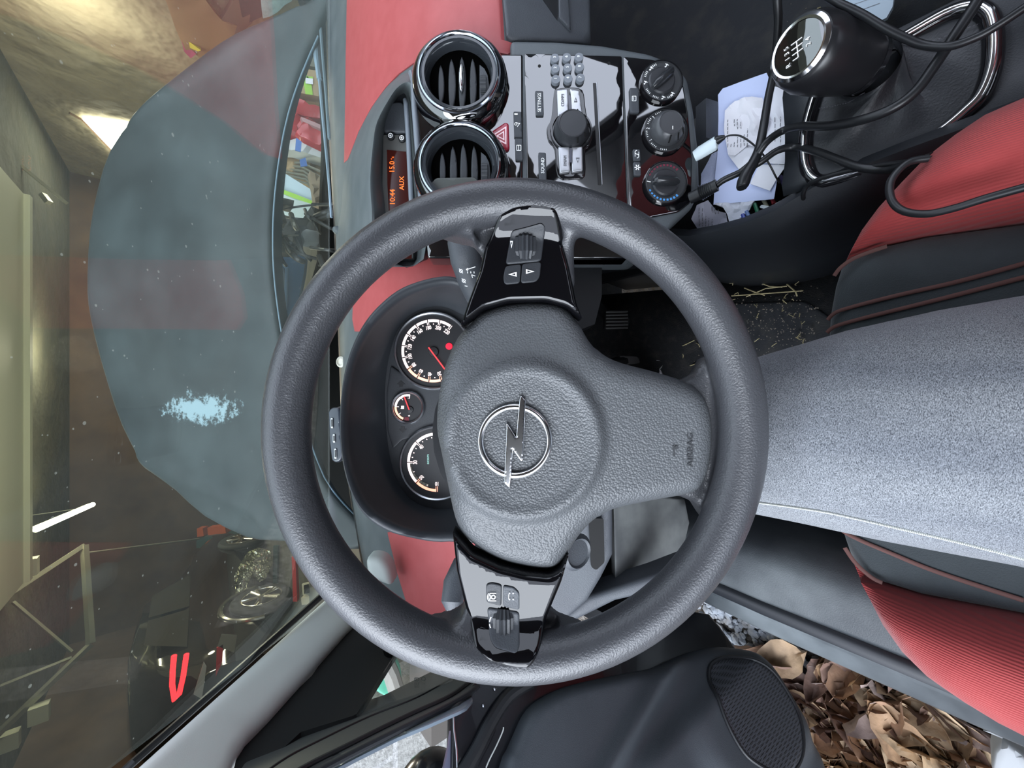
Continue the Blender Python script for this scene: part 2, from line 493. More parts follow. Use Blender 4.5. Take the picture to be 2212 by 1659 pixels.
for nm, loc, col, e_ in (('garage_door_fill_light', (-.6, 4.4, 1.1), (1., .92, .72), 60), ('garage_window_light', (3.9, 6.5, 2.2), (1., .94, .78), 45), ('garage_back_light', (.5, 9.5, 2.5), (1., .9, .68), 60)):  # first point light is an added fill under the overhead door, no lamp there
    l = bpy.data.lights.new(nm, 'POINT'); l.energy = e_; l.color = col; l.shadow_soft_size = .3
    o = bpy.data.objects.new(nm, l); SC.collection.objects.link(o); o.location = loc
# ================================================================== steering wheel
WC = (1112, 930)
DW = 0.285
sw = thing('steering_wheel', 'black three spoke steering wheel with grey airbag pad and round chrome emblem', 'steering wheel', P(*WC, DW))
rim = MB()
c0 = P(*WC, DW)
pts = [c0 + RT * (cos(2 * pi * k / 96) * .169) + UP * (sin(2 * pi * k / 96) * .169) for k in range(96)]
rim.tube(pts, .0165, n=20, closed=True)
SW = Flat(DW)
def spoke_h(u, v):                              # the leather dips from the rim towards the hub
    r = math.hypot(u - WC[0], v - WC[1]) * DW / FPX
    if abs(u - 1118) < 92 and u < 1400: return -.014
    return 0.012 * smooth01((r - .135) / .03) - .004
def tilt(u, v):
    r = math.hypot(u - WC[0], v - WC[1]) * DW / FPX
    return .0175 * smooth01((r - .141) / .020)
rim.px([(925, 440), (1000, 412), (1112, 402), (1230, 410), (1310, 440), (1292, 470), (1256, 492), (1244, 520), (1248, 610), (1036, 610), (1036, 535), (1018, 512), (975, 503), (928, 488)], SW, t=.016, r=16, rd=.008, hf=spoke_h, step=14)
rim.px([(925, 1415), (1000, 1446), (1112, 1456), (1230, 1448), (1300, 1405), (1265, 1378), (1210, 1358), (1188, 1335), (1205, 1240), (985, 1240), (1003, 1310), (992, 1340), (965, 1355), (905, 1368)], SW, t=.016, r=16, rd=.008, hf=spoke_h, step=14)
rim.px([(1430, 830), (1495, 820), (1522, 806), (1540, 770), (1600, 745), (1648, 930), (1610, 1120), (1545, 1140), (1520, 1100), (1490, 1088), (1430, 1090)], SW, t=.018, r=16, rd=.008, hf=lambda u, v: -.013 + .016 * smooth01((u - 1548) / 40), step=12)
ro = rim.build('rim', rubber_grip, sw)
remesh(ro, 0.0016, 10, 0.5)
hub = MB()
hub.tube([P(1130, 930, .30), P(1130, 930, .345)], [.075, .06], n=28, flat=.95, up=UP)
for a, b in (((1130, 900), (1135, 470)), ((1130, 960), (1105, 1400)), ((1150, 930), (1480, 945))):
    hub.tube([P(*a, .315), P(a[0] * .4 + b[0] * .6, a[1] * .4 + b[1] * .6, .315), P(*b, .312)], [.026, .022, .012], n=14, flat=.5, up=FW)
hub.build('spoke_frame', black_pl, sw)
pad_o = cat([(1008, 690), (1040, 660), (1100, 641), (1180, 638), (1228, 652), (1262, 690), (1292, 740), (1340, 775), (1430, 800), (1500, 822), (1538, 850), (1556, 890), (1562, 940), (1558, 1000), (1545, 1045), (1515, 1078), (1420, 1096), (1335, 1114), (1292, 1140), (1262, 1175), (1238, 1215), (1212, 1246), (1185, 1254), (1140, 1250), (1080, 1235), (1020, 1200), (980, 1150), (960, 1065), (945, 990), (934, 930), (938, 860), (952, 790), (978, 725)], 4)
def pad_h(u, v):
    r = math.hypot(u - 1130, v - 952)
    h = 0.003 * math.exp(-((r - 158) / 13.) ** 2) + 0.0035 * (1 - smooth01((r - 165) / 22)) 
    h -= 0.0022 * (1 - smooth01((r - 70) / 80))
    h -= 0.003 * smooth01((u - 1250) / 320) + 0.006 * smooth01((abs(v - 950) - 120) / 160) * (1 if u < 1300 else 0.2)
    return h
pad = MB().px(pad_o, Flat(.283), t=.012, r=46, rd=.018, hf=pad_h, step=11)
pado = pad.build('airbag_pad', pad_mat, sw, smooth=60)
pado['label'] = 'grey pebbled airbag cover'
FE = Flat(.2795)
em = MB(); ec = FE.at(1112.5, 953)
em.tube([ec + RT * (cos(2 * pi * k / 72) * 74.5 * .2795 / FPX) + UP * (sin(2 * pi * k / 72) * 74.5 * .2795 / FPX) for k in range(72)], .0022, n=12, closed=True, flat=.8, up=FW)
em.px([(1125, 854), (1135.5, 864), (1132.5, 936), (1130, 995), (1126, 997), (1107.5, 970.5), (1105.5, 1022), (1101.5, 1054), (1089, 1042), (1091, 985), (1094.5, 914), (1097.5, 916), (1114.7, 944), (1119, 895), (1122, 862)], FE, t=.003, r=2.2, rd=.0010, step=4, h=.0022)
em.build('emblem', chrome, sw)['label'] = 'chrome ring emblem crossed by a lightning bolt'
text('AIRBAG', 1490, 973, 13, Flat(.2855), mat('pad_print', (.03, .032, .036), .6), 'airbag_lettering', sw, h=.0008, wx=1.15)
bk = MB().px([(1452, 962), (1455, 985), (1458, 985), (1456, 962)], Flat(.2853), t=.0003, h=.0008).px(circ(1461, 966, 4, 12), Flat(.2853), t=.0003, h=.0008)
bk.build('airbag_symbol', mat('pad_print', (.03, .032, .036), .6), sw)
# gloss trims with switches
def trim(outl, name_lab):
    o = MB().px(outl, Flat(.2865), t=.012, r=12, rd=.005, step=9, hf=tilt).build('spoke_trim', piano_trim, sw)
    o['label'] = name_lab
    return o
t1 = trim(rnd([(1078, 479), (1110, 465), (1150, 461), (1196, 468), (1212, 500), (1232, 575), (1248, 655), (1262, 690), (1225, 660), (1180, 648), (1100, 650), (1045, 665), (1005, 695), (992, 705), (1010, 650), (1036, 580), (1046, 530)], 10), 'glossy black trim on the right spoke')
t2 = trim(rnd([(975, 1150), (1020, 1200), (1080, 1228), (1140, 1243), (1190, 1248), (1212, 1236), (1232, 1200), (1215, 1260), (1190, 1320), (1165, 1380), (1142, 1414), (1110, 1412), (1060, 1398), (1028, 1376), (1005, 1320), (985, 1240)], 8), 'glossy black trim on the left spoke')
FT = Flat(.2862)
def roller(u, v, parent, lu, lv):
    r = MB(); n = 18
    c = FT.at(u, v); rr = .0098
    prof = []
    for k in range(n * 2):
        q = 1.0 if k % 2 else .88
        prof.append((cos(pi * k / n) * q, sin(pi * k / n) * q))
    hw = lu / 2 * DW / FPX
    r.tube([c - RT * hw + FW * .0040, c - RT * hw * .8 + FW * .0030, c + RT * hw * .8 + FW * .0030, c + RT * hw + FW * .0040], [rr * .8, rr, rr, rr * .8], n=n * 2, up=-FW, prof=prof)
    return r.build('scroll_wheel', dark_pl, parent, smooth=20)
pn = MB().px(rnd([(1104, 503), (1168, 493), (1177, 500), (1169, 565), (1092, 572)], 9), FT, t=.006, r=5, rd=.001, step=7, h=.0012, hf=tilt).build('switch_panel', dark_pl, t1)
roller(1135, 531, t1, 34, 34)
b1 = MB().px(rnd([(1092, 575), (1126, 571), (1123, 612), (1090, 615), (1087, 600)], 7), FT, t=.003, r=3, rd=.0006, h=.001).build('track_button', dark_pl, t1)
b2 = MB().px(rnd([(1128, 570), (1169, 566), (1166, 598), (1158, 609), (1125, 612)], 7), FT, t=.003, r=3, rd=.0006, h=.001).build('track_button', dark_pl, t1)
def arrow(u, v, w, hh, par, S=FT, h=.0018, rot=0):
    o = MB()
    c, s_ = cos(rot), sin(rot)
    tri = [(-w, hh), (w, 0), (-w, -hh)]
    q = [(u + x * c - y * s_, v + x * s_ + y * c) for x, y in tri]
    cx = sum(p[0] for p in q) / 3; cy = sum(p[1] for p in q) / 3
    inn = [(cx + (x - cx) * .5, cy + (y - cy) * .5) for x, y in q]
    n = [S.at(*p) + S.n * h for p in q + inn]
    o.add(n, [(0, 1, 4, 3), (1, 2, 5, 4), (2, 0, 3, 5)])
    oo = o.build('arrow_mark', white_ink, par, smooth=0)
    solid(oo, .0002)
    return oo
arrow(1107, 594, -9, 5, b1); arrow(1145, 588, 9, 5, b2); arrow(1105, 532, 8, 3, t1, rot=pi / 2, h=.0032)
MB().px(rnd([(1052, 1312), (1122, 1322), (1122, 1375), (1114, 1383), (1070, 1375), (1058, 1362)], 9), FT, t=.006, r=5, rd=.001, step=7, h=.0012, hf=tilt).build('switch_panel', mid_pl, t2)
roller(1087, 1345, t2, 34, 34)
b3 = MB().px(rnd([(1050, 1262), (1062, 1258), (1084, 1263), (1083, 1308), (1051, 1300)], 6), FT, t=.003, r=3, rd=.0006, h=.001).build('phone_button', dark_pl, t2)
b4 = MB().px(rnd([(1087, 1264), (1110, 1268), (1122, 1280), (1122, 1317), (1087, 1309)], 6), FT, t=.003, r=3, rd=.0006, h=.001).build('phone_button', mid_pl, t2)
def arcmb(mb, cu, cv, r0, r1, a0, a1, S, h, n=None):
    """flat ring sector; angles from the driver's right, counter-clockwise, in degrees; radii in pixels"""
    n = n or max(2, int(abs(a1 - a0) / 5) + 1)
    rows = []
    for r in (r0, r1):
        rows.append([S.at(cu - r * sin(radians(a0 + (a1 - a0) * k / n)), cv - r * cos(radians(a0 + (a1 - a0) * k / n))) + S.n * h for k in range(n + 1)])
    mb.strip(rows); return mb
def bar(mb, u, v, du, dv, w, S, h):
    l = math.hypot(du, dv) or 1; nx, ny = -dv / l * w / 2, du / l * w / 2
    q = [(u + nx, v + ny), (u + du + nx, v + dv + ny), (u + du - nx, v + dv - ny), (u - nx, v - ny)]
    mb.add([S.at(*p) + S.n * h for p in q], [(0, 1, 2, 3)]); return mb
def ink(mb, name, par, m=white_ink, label=None, t=.0002):
    o = mb.build(name, m, par, smooth=0); solid(o, t)
    if label: o['label'] = label
    return o
k = MB(); arcmb(k, 1066, 1287, 3, 5, 0, 360, FT, .0018, 16)
for r in (6, 9, 12): arcmb(k, 1066, 1287, r, r + 1.4, 50, 130, FT, .0018)
bar(k, 1058, 1279, 14, 0, 1.6, FT, .0018); bar(k, 1058, 1295, 14, 0, 1.6, FT, .0018)
ink(k, 'phone_mark', b3)
k = MB()
for v in (1279, 1292): bar(k, 1099, v, 3, 0, 2.4, FT, .0018); bar(k, 1107, v, 3, 0, 2.4, FT, .0018)
bar(k, 1099, 1281, 0, 10, 1.4, FT, .0018)
ink(k, 'mute_mark', b4)
k = MB(); arcmb(k, 1083, 1340, 24, 26, 60, 84, FT, .0032); arcmb(k, 1083, 1340, 24, 26, 96, 120, FT, .0032)
ink(k, 'volume_mark', t2)
k = MB(); bar(k, 1078, 503, 0, -22, 2, FT, .0012); 
# steering column with stalks
col = thing('steering_column', 'dark grey steering column shroud behind the steering wheel hub', 'steering column', P(1180, 930, .44))
MB().tube([P(1150, 925, .345), P(1160, 930, .40), P(1185, 930, .50), P(1200, 930, .60)], [.062, .066, .075, .08], n=28, flat=.9, up=UP).build('column_shroud', dark_pl, col)
MB().lathe(P(1238, 1188, .40), UP * -.6 - FW, [(.017, -.01), (.019, .006), (.015, .010), (.013, .008), (0, .008)], 24).build('ignition_barrel', mid_pl, col)
wst = thing('wiper_stalk', 'dark grey wiper stalk with white symbols behind the right spoke of the wheel', 'stalk', P(1005, 560, .40))
q = [P(1060, 700, .44), P(1022, 610, .425), P(1006, 560, .41), P(1000, 520, .405), P(996, 503, .405)]
MB().tube(q, [.012, .016, .0165, .0165, .014], n=20, flat=.75, up=-FW).build('lever', mid_pl, wst)
FS = Flat(.3965)
k = MB(); bar(k, 1008, 583, 19, -6, 1.5, FS, .001); bar(k, 1007, 583, 4, 2.5, 1.4, FS, .001); bar(k, 1007, 583, 4, -3, 1.4, FS, .001)
for i, u in enumerate((1010, 1017, 1024)): bar(k, u, 587, .5, 4, 1.6, FS, .001)
bar(k, 1019, 594, 8, 3, 1.3, FS, .001); bar(k, 1019, 594, 2, 7, 1.3, FS, .001)
for uu, vv in ((996, 586), (1002, 607)):
    arcmb(k, uu, vv, 2.5, 4, 0, 360, FS, .001, 12); bar(k, uu - 4, vv - 5, 8, 10, 1.2, FS, .001)
bar(k, 1004, 618, 6, 1, 1.3, FS, .001)
ink(k, 'symbol_print', wst)
lst = thing('indicator_stalk', 'smooth grey indicator stalk behind the left spoke of the wheel', 'stalk', P(985, 1280, .40))
MB().tube([P(1050, 1190, .44), P(1000, 1230, .42), P(983, 1262, .41), P(977, 1300, .40), P(978, 1312, .40)], [.012, .015, .013, .0115, .008], n=18, flat=.8, up=-FW).build('lever', mid_pl, lst)
MB().lathe(P(973, 1316, .40), RT * -1, [(.005, -.002), (.0055, .012), (.005, .014), (0, .014)], 18).build('end_cap', chrome, lst)['label'] = 'chrome end of the stalk'

# ================================================================== instrument cluster
ic = thing('instrument_cluster', 'instrument cluster with speedometer, fuel gauge and rev counter under a dark round hood', 'instrument cluster', P(885, 880, .53))
B = [(1000, 600), (949, 592), (868, 615), (810, 660), (772, 712), (745, 780), (732, 860), (731, 950), (742, 1030), (770, 1100), (820, 1146), (890, 1168), (970, 1176), (1080, 1150), (1130, 885), (1080, 640)]
Cc = [(1000, 622), (950, 616), (878, 640), (825, 680), (787, 727), (760, 790), (745, 862), (743, 950), (756, 1025), (785, 1088), (835, 1127), (895, 1148), (970, 1154), (1065, 1130), (1110, 885), (1065, 660)]
Dd = [(990, 676), (945, 662), (895, 676), (862, 708), (844, 756), (835, 800), (831, 850), (833, 910), (840, 975), (856, 1034), (885, 1076), (925, 1096), (975, 1098), (1030, 1070), (1050, 885), (1030, 710)]
B, Cc, Dd = cat(B, 5), cat(Cc, 5), cat(Dd, 5)
def lipd(u): return .455 + .03 * smooth01((u - 740) / 300)
rows = []
def mid(a, b, t): return [(p[0] * (1 - t) + q[0] * t, p[1] * (1 - t) + q[1] * t) for p, q in zip(a, b)]
rows.append([P(u, v, lipd(u)) + FW * .14 for u, v in B])
rows.append([P(u, v, lipd(u)) + FW * .012 for u, v in B])
rows.append([P(u, v, lipd(u)) + FW * .003 for u, v in mid(B, Cc, .18)])
rows.append([P(u, v, lipd(u)) for u, v in mid(B, Cc, .5)])
rows.append([P(u, v, lipd(u)) + FW * .003 for u, v in mid(B, Cc, .9)])
for t in (.12, .3, .5, .7, .88, 1):
    rows.append([P(u, v, lipd(u) * (1 - t ** .7) + .552 * t ** .7) for u, v in mid(Cc, Dd, t)])
hood = MB().strip([r + [r[0]] for r in rows])
ho = hood.build('cluster_hood', mat('hood_plastic', (.034, .038, .044), .48, bump=('noise', 1300, .0003, .4)), ic, smooth=70)
MB().px(Dd, Flat(.553), t=.01, step=40).build('gauge_plate', dark_pl, ic)
MB().px(rnd([(845, 790), (870, 808), (985, 830), (985, 925), (870, 950), (850, 970), (838, 930), (836, 850)], 6), Flat(.553), t=.004, h=.003, r=5, rd=.001).build('centre_panel', dark_pl, ic)
FG = Flat(.548)
dial_black = mat('dial_black', (.012, .012, .014), .5)
def gauge(cu, cv, r, name):
    g = MB().lathe(FG.at(cu, cv), -FW, [((r - 6) * .548 / FPX, -.001), ((r - 6) * .548 / FPX, 0), (0, 0)], 64).build(name, dial_black, ic)
    k = .548 / FPX
    MB().lathe(FG.at(cu, cv), -FW, [((r + 2) * k, -.004), (r * k, .003), ((r - 2.5) * k, .0045), ((r - 5) * k, .003), ((r - 6) * k, 0)], 72).build('gauge_ring', satin, g)
    return g
def ticks(g, cu, cv, rr, vals, a0, da, fmt, col, tr, th, lab):
    k = MB(); k2 = MB()
    for i in range(len(vals) - 1):
        a, b = a0 + da * i, a0 + da * (i + 1)
        (arcmb(k if col(vals[i]) == 'w' else k2, cu, cv, rr - 5.5, rr, min(a, b) + 1.6, max(a, b) - 1.6, FG, .0007))
    for i, vv in enumerate(vals):
        a = radians(a0 + da * i)
        kk = k if col(vv) == 'w' else k2
        for s_ in (-1.4, 1.4):
            aa = a + radians(s_)
            bar(kk, cu - (rr) * sin(aa), cv - (rr) * cos(aa), 11.5 * sin(a), 11.5 * cos(a), 1.1, FG, .0008)
        text(str(vv), cu - tr * sin(a), cv - tr * cos(a), th, FG, glow_white, 'dial_number', g, rot=a - pi / 2, h=.0008, wx=.72, bold=.014)
    for i in range(len(vals) - 1):
        a = radians(a0 + da * (i + .5)); bar(k, cu - (rr - 9) * sin(a), cv - (rr - 9) * cos(a), 2.5 * sin(a), 2.5 * cos(a), 1.8, FG, .0008)
    ink(k, 'dial_scale', g, glow_white)
    if k2.v: ink(k2, 'dial_scale', g, glow_orange, 'orange stretch of the scale')
sp = gauge(935.5, 758, 84, 'speedometer')
ticks(sp, 935.5, 758, 68, list(range(220, -1, -20)), -36, 23.16, '', lambda x: 'w' if x > 80 else 'o', 51, 8.2, '')
k = MB(); bar(k, 927, 751, 52, 70, 2.6, FG, .004); ink(k, 'needle', sp, glow_red, 'red needle')
MB().lathe(FG.at(937, 760), -FW, [(.0075, 0), (.0065, .003), (0, .0035)], 24).build('needle_hub', dial_black, sp)
MB().lathe(FG.at(970, 748), -FW, [(.0048, 0), (.0045, .0012), (0, .0014)], 24).build('warning_lamp', mat('warning_red', (.8, .01, .04), .4, emit=(1, .01, .02), es=1.0), sp)['label'] = 'lit red warning lamp'
ta = gauge(944, 1000, 81, 'rev_counter')
ticks(ta, 944, 998, 64, [40, 30, 20, 10], 46, 44.5, '', lambda x: 'w' if x > 20 else 'o', 47, 8.5, '')
k = MB(); arcmb(k, 944, 998, 58, 64, 3, 44, FG, .0007)
for a in (12, 24, 35, 57, 68, 79): bar(k, 944 - 55 * sin(radians(a)), 998 - 55 * cos(radians(a)), 2.5 * sin(radians(a)), 2.5 * cos(radians(a)), 1.8, FG, .0008)
ink(k, 'dial_scale', ta, glow_white)
k = MB()
for i, a in enumerate((96, 104, 112, 120, 128, 141, 149, 157)): arcmb(k, 944, 998, 56 - i * .7, 57.6, a - 3.4, a + 3.4, FG, .0008)
ink(k, 'economy_blocks', ta, mat('lcd_khaki', (.20, .19, .14), .5))
text('ecom', 925, 992, 6, FG, mat('lcd_green', (.35, .6, .55), .5, emit=(.4, .8, .7), es=.3), 'eco_lettering', ta, h=.0008, wx=1.15)
fu = gauge(881, 880, 36, 'fuel_gauge')
k = MB(); k2 = MB()
for a, b, kk in ((-10, 32, k), (36, 84, k), (88, 126, k2), (130, 158, k2)): arcmb(kk, 881, 880, 24, 28.5, a, b, FG, .0007)
for a in (-10, 34, 86, 128): bar(k, 881 - 28 * sin(radians(a)), 880 - 28 * cos(radians(a)), 9 * sin(radians(a)), 9 * cos(radians(a)), 1.1, FG, .0008)
ink(k, 'dial_scale', fu, glow_white); ink(k2, 'dial_scale', fu, glow_orange, 'orange stretch of the scale')
k = MB(); arcmb(k, 881, 880, 21, 28.5, 164, 186, FG, .0007); ink(k, 'reserve_mark', fu, mat('dark_red', (.16, .01, .02), .5))
k = MB(); bar(k, 885, 885, -11, -29, 2.0, FG, .003); ink(k, 'needle', fu, glow_red, 'red needle')
MB().lathe(FG.at(886, 885), -FW, [(.005, 0), (.0045, .002), (0, .0025)], 20).build('needle_hub', dial_black, fu)
text('1', 883, 860, 4, FG, glow_white, 'dial_number', fu, h=.0008); text('0', 884, 898, 4, FG, glow_white, 'dial_number', fu, h=.0008)
k = MB(); bar(k, 867, 879, 6, 0, 5, FG, .0008); bar(k, 866, 882.5, 7, 0, 1, FG, .0008); ink(k, 'fuel_symbol', fu, glow_white)
for uu, vv, s_ in ((866, 829, -1), (870, 928, 1)):
    k = MB().px([(uu, vv - 8 * -s_ * -1 if False else vv + 7 * s_), (uu - 9, vv - 1 * s_), (uu - 4, vv - 1 * s_), (uu - 4, vv - 7 * s_), (uu + 4, vv - 7 * s_), (uu + 4, vv - 1 * s_), (uu + 9, vv - 1 * s_)][::1], Flat(.5495), t=.0005)
    k.build('turn_arrow', black_pl, ic)

# ================================================================== dashboard
db = thing('dashboard', 'two-tone dashboard, grey top with a red painted band below the windscreen', 'dashboard', P(1000, 500, .6))
dd = lerp([700, 735, 760, 800, 860, 930, 1000, 1060, 1110], [1.04, .93, .845, .755, .675, .618, .588, .572, .572])
def DS(off=0.004): return Curved(lambda u, v: dd(u) - off, (-FW * .6 + UP * .8).normalized())
Bv = lerp([-420, 0, 300, 500, 700, 900, 1050, 1200, 1300, 1500], [716, 718, 726, 737, 745, 752, 768, 792, 815, 860])
rows = [[P(Bv(v) + (1110 - Bv(v)) * s_, v, dd(Bv(v) + (1110 - Bv(v)) * s_)) for v in range(-420, 1420, 40)] for s_ in (-.03, 0, .02, .045, .075, .11, .16, .22, .29, .37, .45, .54, .63, .72, .81, .9, 1)]
g = MB().strip(rows); nr = len(rows); nc = len(rows[0])
o = g.build('dash_top', grey_pl, db); solid(o, .003)
red1 = [(752, -420), (750, 0), (748, 100), (746, 250), (744, 352), (752, 345), (775, 285), (803, 232), (835, 188), (862, 160), (890, 140), (925, 116), (960, 106), (1010, 100), (1060, 112), (1098, 118), (1104, 112), (1104, 92), (1085, 86), (1080, 0), (1078, -420)]
MB().px(red1, DS(), t=.006, h=.002, step=26, r=5, rd=.001).build('red_panel', red_pl, db)
red2 = [(930, 480), (1010, 500), (1060, 520), (1060, 700), (900, 700), (758, 700), (766, 650), (790, 600), (840, 550)]
MB().px([(775, 560), (900, 520), (960, 500), (1060, 500), (1060, 700), (900, 720), (768, 716), (763, 690), (765, 640)], DS(), t=.006, h=.002, step=26).build('red_panel', red_pl, db)
MB().px([(838, 1150), (960, 1130), (1060, 1150), (1060, 1340), (985, 1345), (960, 1370), (900, 1345), (880, 1305), (860, 1240)], DS(), t=.006, h=.002, step=26, r=4, rd=.001).build('red_panel', red_pl, db)
MB().lathe(DS().at(730, 498), Vector((0, -.3, 1)), [(.011, -.002), (.010, .005), (.006, .011), (0, .012)], 20).build('sun_sensor', grey_pl, db)
MB().lathe(DS().at(739, 782), Vector((0, -.5, .8)), [(.013, 0), (.013, .005), (.009, .008), (.008, .004), (0, .004)], 24).build('dash_sensor', mat('cream_plastic', (.6, .57, .5), .4), db)['label'] = 'cream round sensor at the base of the windscreen'
MB().px(cat([(788, 1215), (800, 1207), (822, 1212), (838, 1232), (845, 1262), (838, 1268), (820, 1262), (795, 1250)], 4), Curved(lambda u, v: .62), t=.02, r=14, rd=.012, step=8).build('speaker_grille', mat('pale_grey', (.42, .45, .43), .55), db)['label'] = 'pale grey end cap of the dash'
# air duct behind pod, lower dash on the driver side
dl = lerp([1100, 1180, 1260, 1330, 1400, 1480], [.572, .56, .55, .60, .70, .80])
DL = Curved(lambda u, v: dl(u))
MB().px([(1085, 1050), (1180, 1060), (1325, 1060), (1325, 1200), (1300, 1250), (1270, 1300), (1220, 1345), (1180, 1365), (1085, 1370)], Flat(.50), t=.03, r=14, rd=.006, step=22).build('knee_panel', mid_pl, db)
MB().px(rnd([(1272, 1120), (1304, 1120), (1306, 1215), (1288, 1232), (1277, 1225)], 5), Flat(.494), t=.002, step=12).build('panel_slot', mat('void_black', (.002, .002, .002), .8), db)['label'] = 'black slot in the knee panel'
MB().px([(1325, 1060), (1330, 1255), (1420, 1235), (1470, 1215), (1490, 1130), (1480, 1080)], Curved(lambda u, v: .54 + (u - 1325) * .0006), t=.02, step=24, r=5, rd=.002).build('lower_panel', mat('dusty_panel', (.075, .08, .082), .7, var=((.16, .17, .165), 16, .38, .68)), db)
MB().px([(1085, 1372), (1180, 1362), (1270, 1290), (1420, 1242), (1490, 1215), (1500, 1240), (1440, 1275), (1330, 1300), (1240, 1345), (1160, 1395), (1085, 1400)], Flat(.52), t=.03, r=12, rd=.006, step=16).build('edge_moulding', mid_pl, db)
MB().px([(1100, 520), (1250, 500), (1300, 560), (1300, 640), (1285, 700), (1180, 740), (1085, 760)], Flat(.60), t=.06, step=30).build('under_panel', black_pl, db)
MB().px([(1110, -420), (1110, 96), (1380, 130), (1400, 260), (1300, 480), (1290, 620), (1120, 760), (1110, 1370), (1070, 1370), (1070, -420)], Curved(lambda u, v: .66 + .0003 * max(0, u - 1100)), t=.05, step=60).build('dash_core', black_pl, db)
gb = thing('glovebox', 'dark grey glovebox lid with a slanted pull handle below the red dash band', 'glovebox', P(1180, 20, .56))
GB = Curved(lambda u, v: .565 + (u - 1085) * .0002)
MB().px([(1084, -420), (1268, -420), (1276, 96), (1180, 92), (1102, 88), (1094, 80), (1086, 0)], GB, t=.03, r=8, rd=.004, step=24, h=.004).build('lid', mid_pl, gb)
MB().px([(1170, -60), (1204, -60), (1206, 30), (1203, 50), (1168, 0)], GB, t=.002, h=.0046, step=14).build('handle_recess', black_pl, gb)
MB().px([(1204, -60), (1222, -60), (1228, 20), (1232, 76), (1206, 48)], GB, t=.004, h=.009, r=4, rd=.002, step=14).build('pull_handle', mid_pl, gb)
# display pod
E_ = [(803, 232), (835, 188), (862, 165), (885, 155), (900, 160), (908, 300), (915, 400), (925, 560), (739, 560), (738, 440), (746, 365), (775, 285)]
B_ = [(815, 262), (846, 205), (866, 183), (884, 178), (893, 200), (900, 300), (906, 400), (915, 560), (816, 560), (803, 450), (800, 380), (806, 310)]
D_ = [(838, 262), (855, 218), (866, 205), (876, 205), (882, 240), (888, 320), (893, 410), (900, 560), (850, 560), (838, 450), (830, 380), (831, 310)]
pod = thing('display_pod', 'grey display pod with an orange lit clock screen at the centre of the dash', 'display', P(850, 340, .6))
E_, B_, D_ = cat(E_, 4), cat(B_, 4), cat(D_, 4)
rows = [[P(u, v, dd(u) + .02) for u, v in E_], [P(u, v, dd(u) - .002) for u, v in E_], [P(u, v, min(.575, dd(u) - .01)) for u, v in mid(E_, B_, .35)] if False else [P(u, v, (dd(u) - .004) * .55 + .555 * .45) for u, v in mid(E_, B_, .45)],
        [P(u, v, .560) for u, v in mid(E_, B_, .88)], [P(u, v, .556) for u, v in B_], [P(u, v, .558) for u, v in mid(B_, D_, .15)], [P(u, v, .585) for u, v in mid(B_, D_, .6)], [P(u, v, .61) for u, v in D_]]
MB().strip([r + [r[0]] for r in rows]).build('pod_shell', grey_pl, pod, smooth=50)
FD = Flat(.60)
MB().px(D_, Flat(.611), t=.005, step=30).build('pod_floor', dark_pl, pod)
MB().px(rnd([(834, 226), (868, 222), (876, 232), (880, 290), (829, 287), (830, 250)], 8), FD, t=.01, r=6, rd=.003, h=.004).build('blank_cover', mid_pl, pod)
hs = MB().px(rnd([(828, 292), (881, 293), (889, 380), (893, 560), (850, 560), (834, 470), (826, 400)], 4), FD, t=.01, r=3, rd=.001, h=.002).build('screen_housing', mat('warm_grey', (.10, .10, .095), .5), pod)
MB().px([(837, 326), (878, 330), (884, 400), (890, 560), (850, 560), (842, 470), (838, 400)], FD, t=.001, h=.0028, step=40).build('screen', mat('screen_dark', (.018, .004, .003), .12, emit=(.10, .012, .008), es=.12), pod)['label'] = 'dark red screen'
text('15.0', 848, 362, 11, FD, lcd_orange, 'temperature_digits', pod, h=.0034, wx=.95)
text('\u00b0c', 849, 344, 6, FD, lcd_orange, 'temperature_unit', pod, h=.0034)
text('AUX', 869, 398, 10, FD, lcd_orange, 'source_lettering', pod, h=.0034, wx=1.0)
text('10:44', 849, 427, 11, FD, lcd_orange, 'clock_digits', pod, h=.0034, wx=1.0)
for uu, vv in ((846, 298), (870, 303)):
    b = MB().lathe(FD.at(uu, vv) - FW * .002, -FW, [(.0058, 0), (.0056, .003), (.004, .004), (0, .004)], 24).build('pod_button', black_pl, pod)
    k = MB(); arcmb(k, uu, vv, 3.8, 5, 0, 360, FD, .0062, 20); arcmb(k, uu, vv, .6, 2, 0, 300, FD, .0062, 10); ink(k, 'button_mark', b)
MB().tube([P(875, 216, .58), P(877, 225, .576), P(882, 300, .573), P(886, 380, .572), P(890, 470, .572), P(893, 540, .573)], [.003, .0036, .0036, .0038, .0036, .003], n=14).build('pod_lip', mat('blue_grey', (.16, .18, .21), .4), pod)
# ================================================================== centre stack
FF = Flat(.560)
KP = .560 / FPX
cs = thing('centre_stack', 'grey rounded surround of the centre stack holding radio and heater controls', 'centre console', P(1300, 300, .57))
MB().px(rnd([(1102, 90), (1200, 92), (1300, 100), (1400, 118), (1452, 138), (1484, 172), (1497, 240), (1508, 330), (1510, 410), (1494, 452), (1462, 478), (1425, 520), (1380, 560), (1102, 560)], 12), FF, t=.05, r=11, rd=.006, step=24, h=.004).build('stack_surround', mat('surround_grey', (.10, .115, .125), .5, bump=('noise', 1300, .0005, .5)), cs)
up_ = thing('vent_panel', 'piano black upper fascia panel around the round air vents', 'fascia', P(1000, 290, .56))
po = [(890, 215), (888, 190), (893, 165), (912, 138), (935, 122), (965, 108), (1000, 103), (1040, 108), (1070, 123), (1130, 123), (1130, 560), (925, 560), (915, 450), (905, 350), (897, 280)]
MB().px(rnd(po, 6), FF, t=.03, r=6, rd=.003, step=18, h=.006).build('gloss_panel', piano, up_)
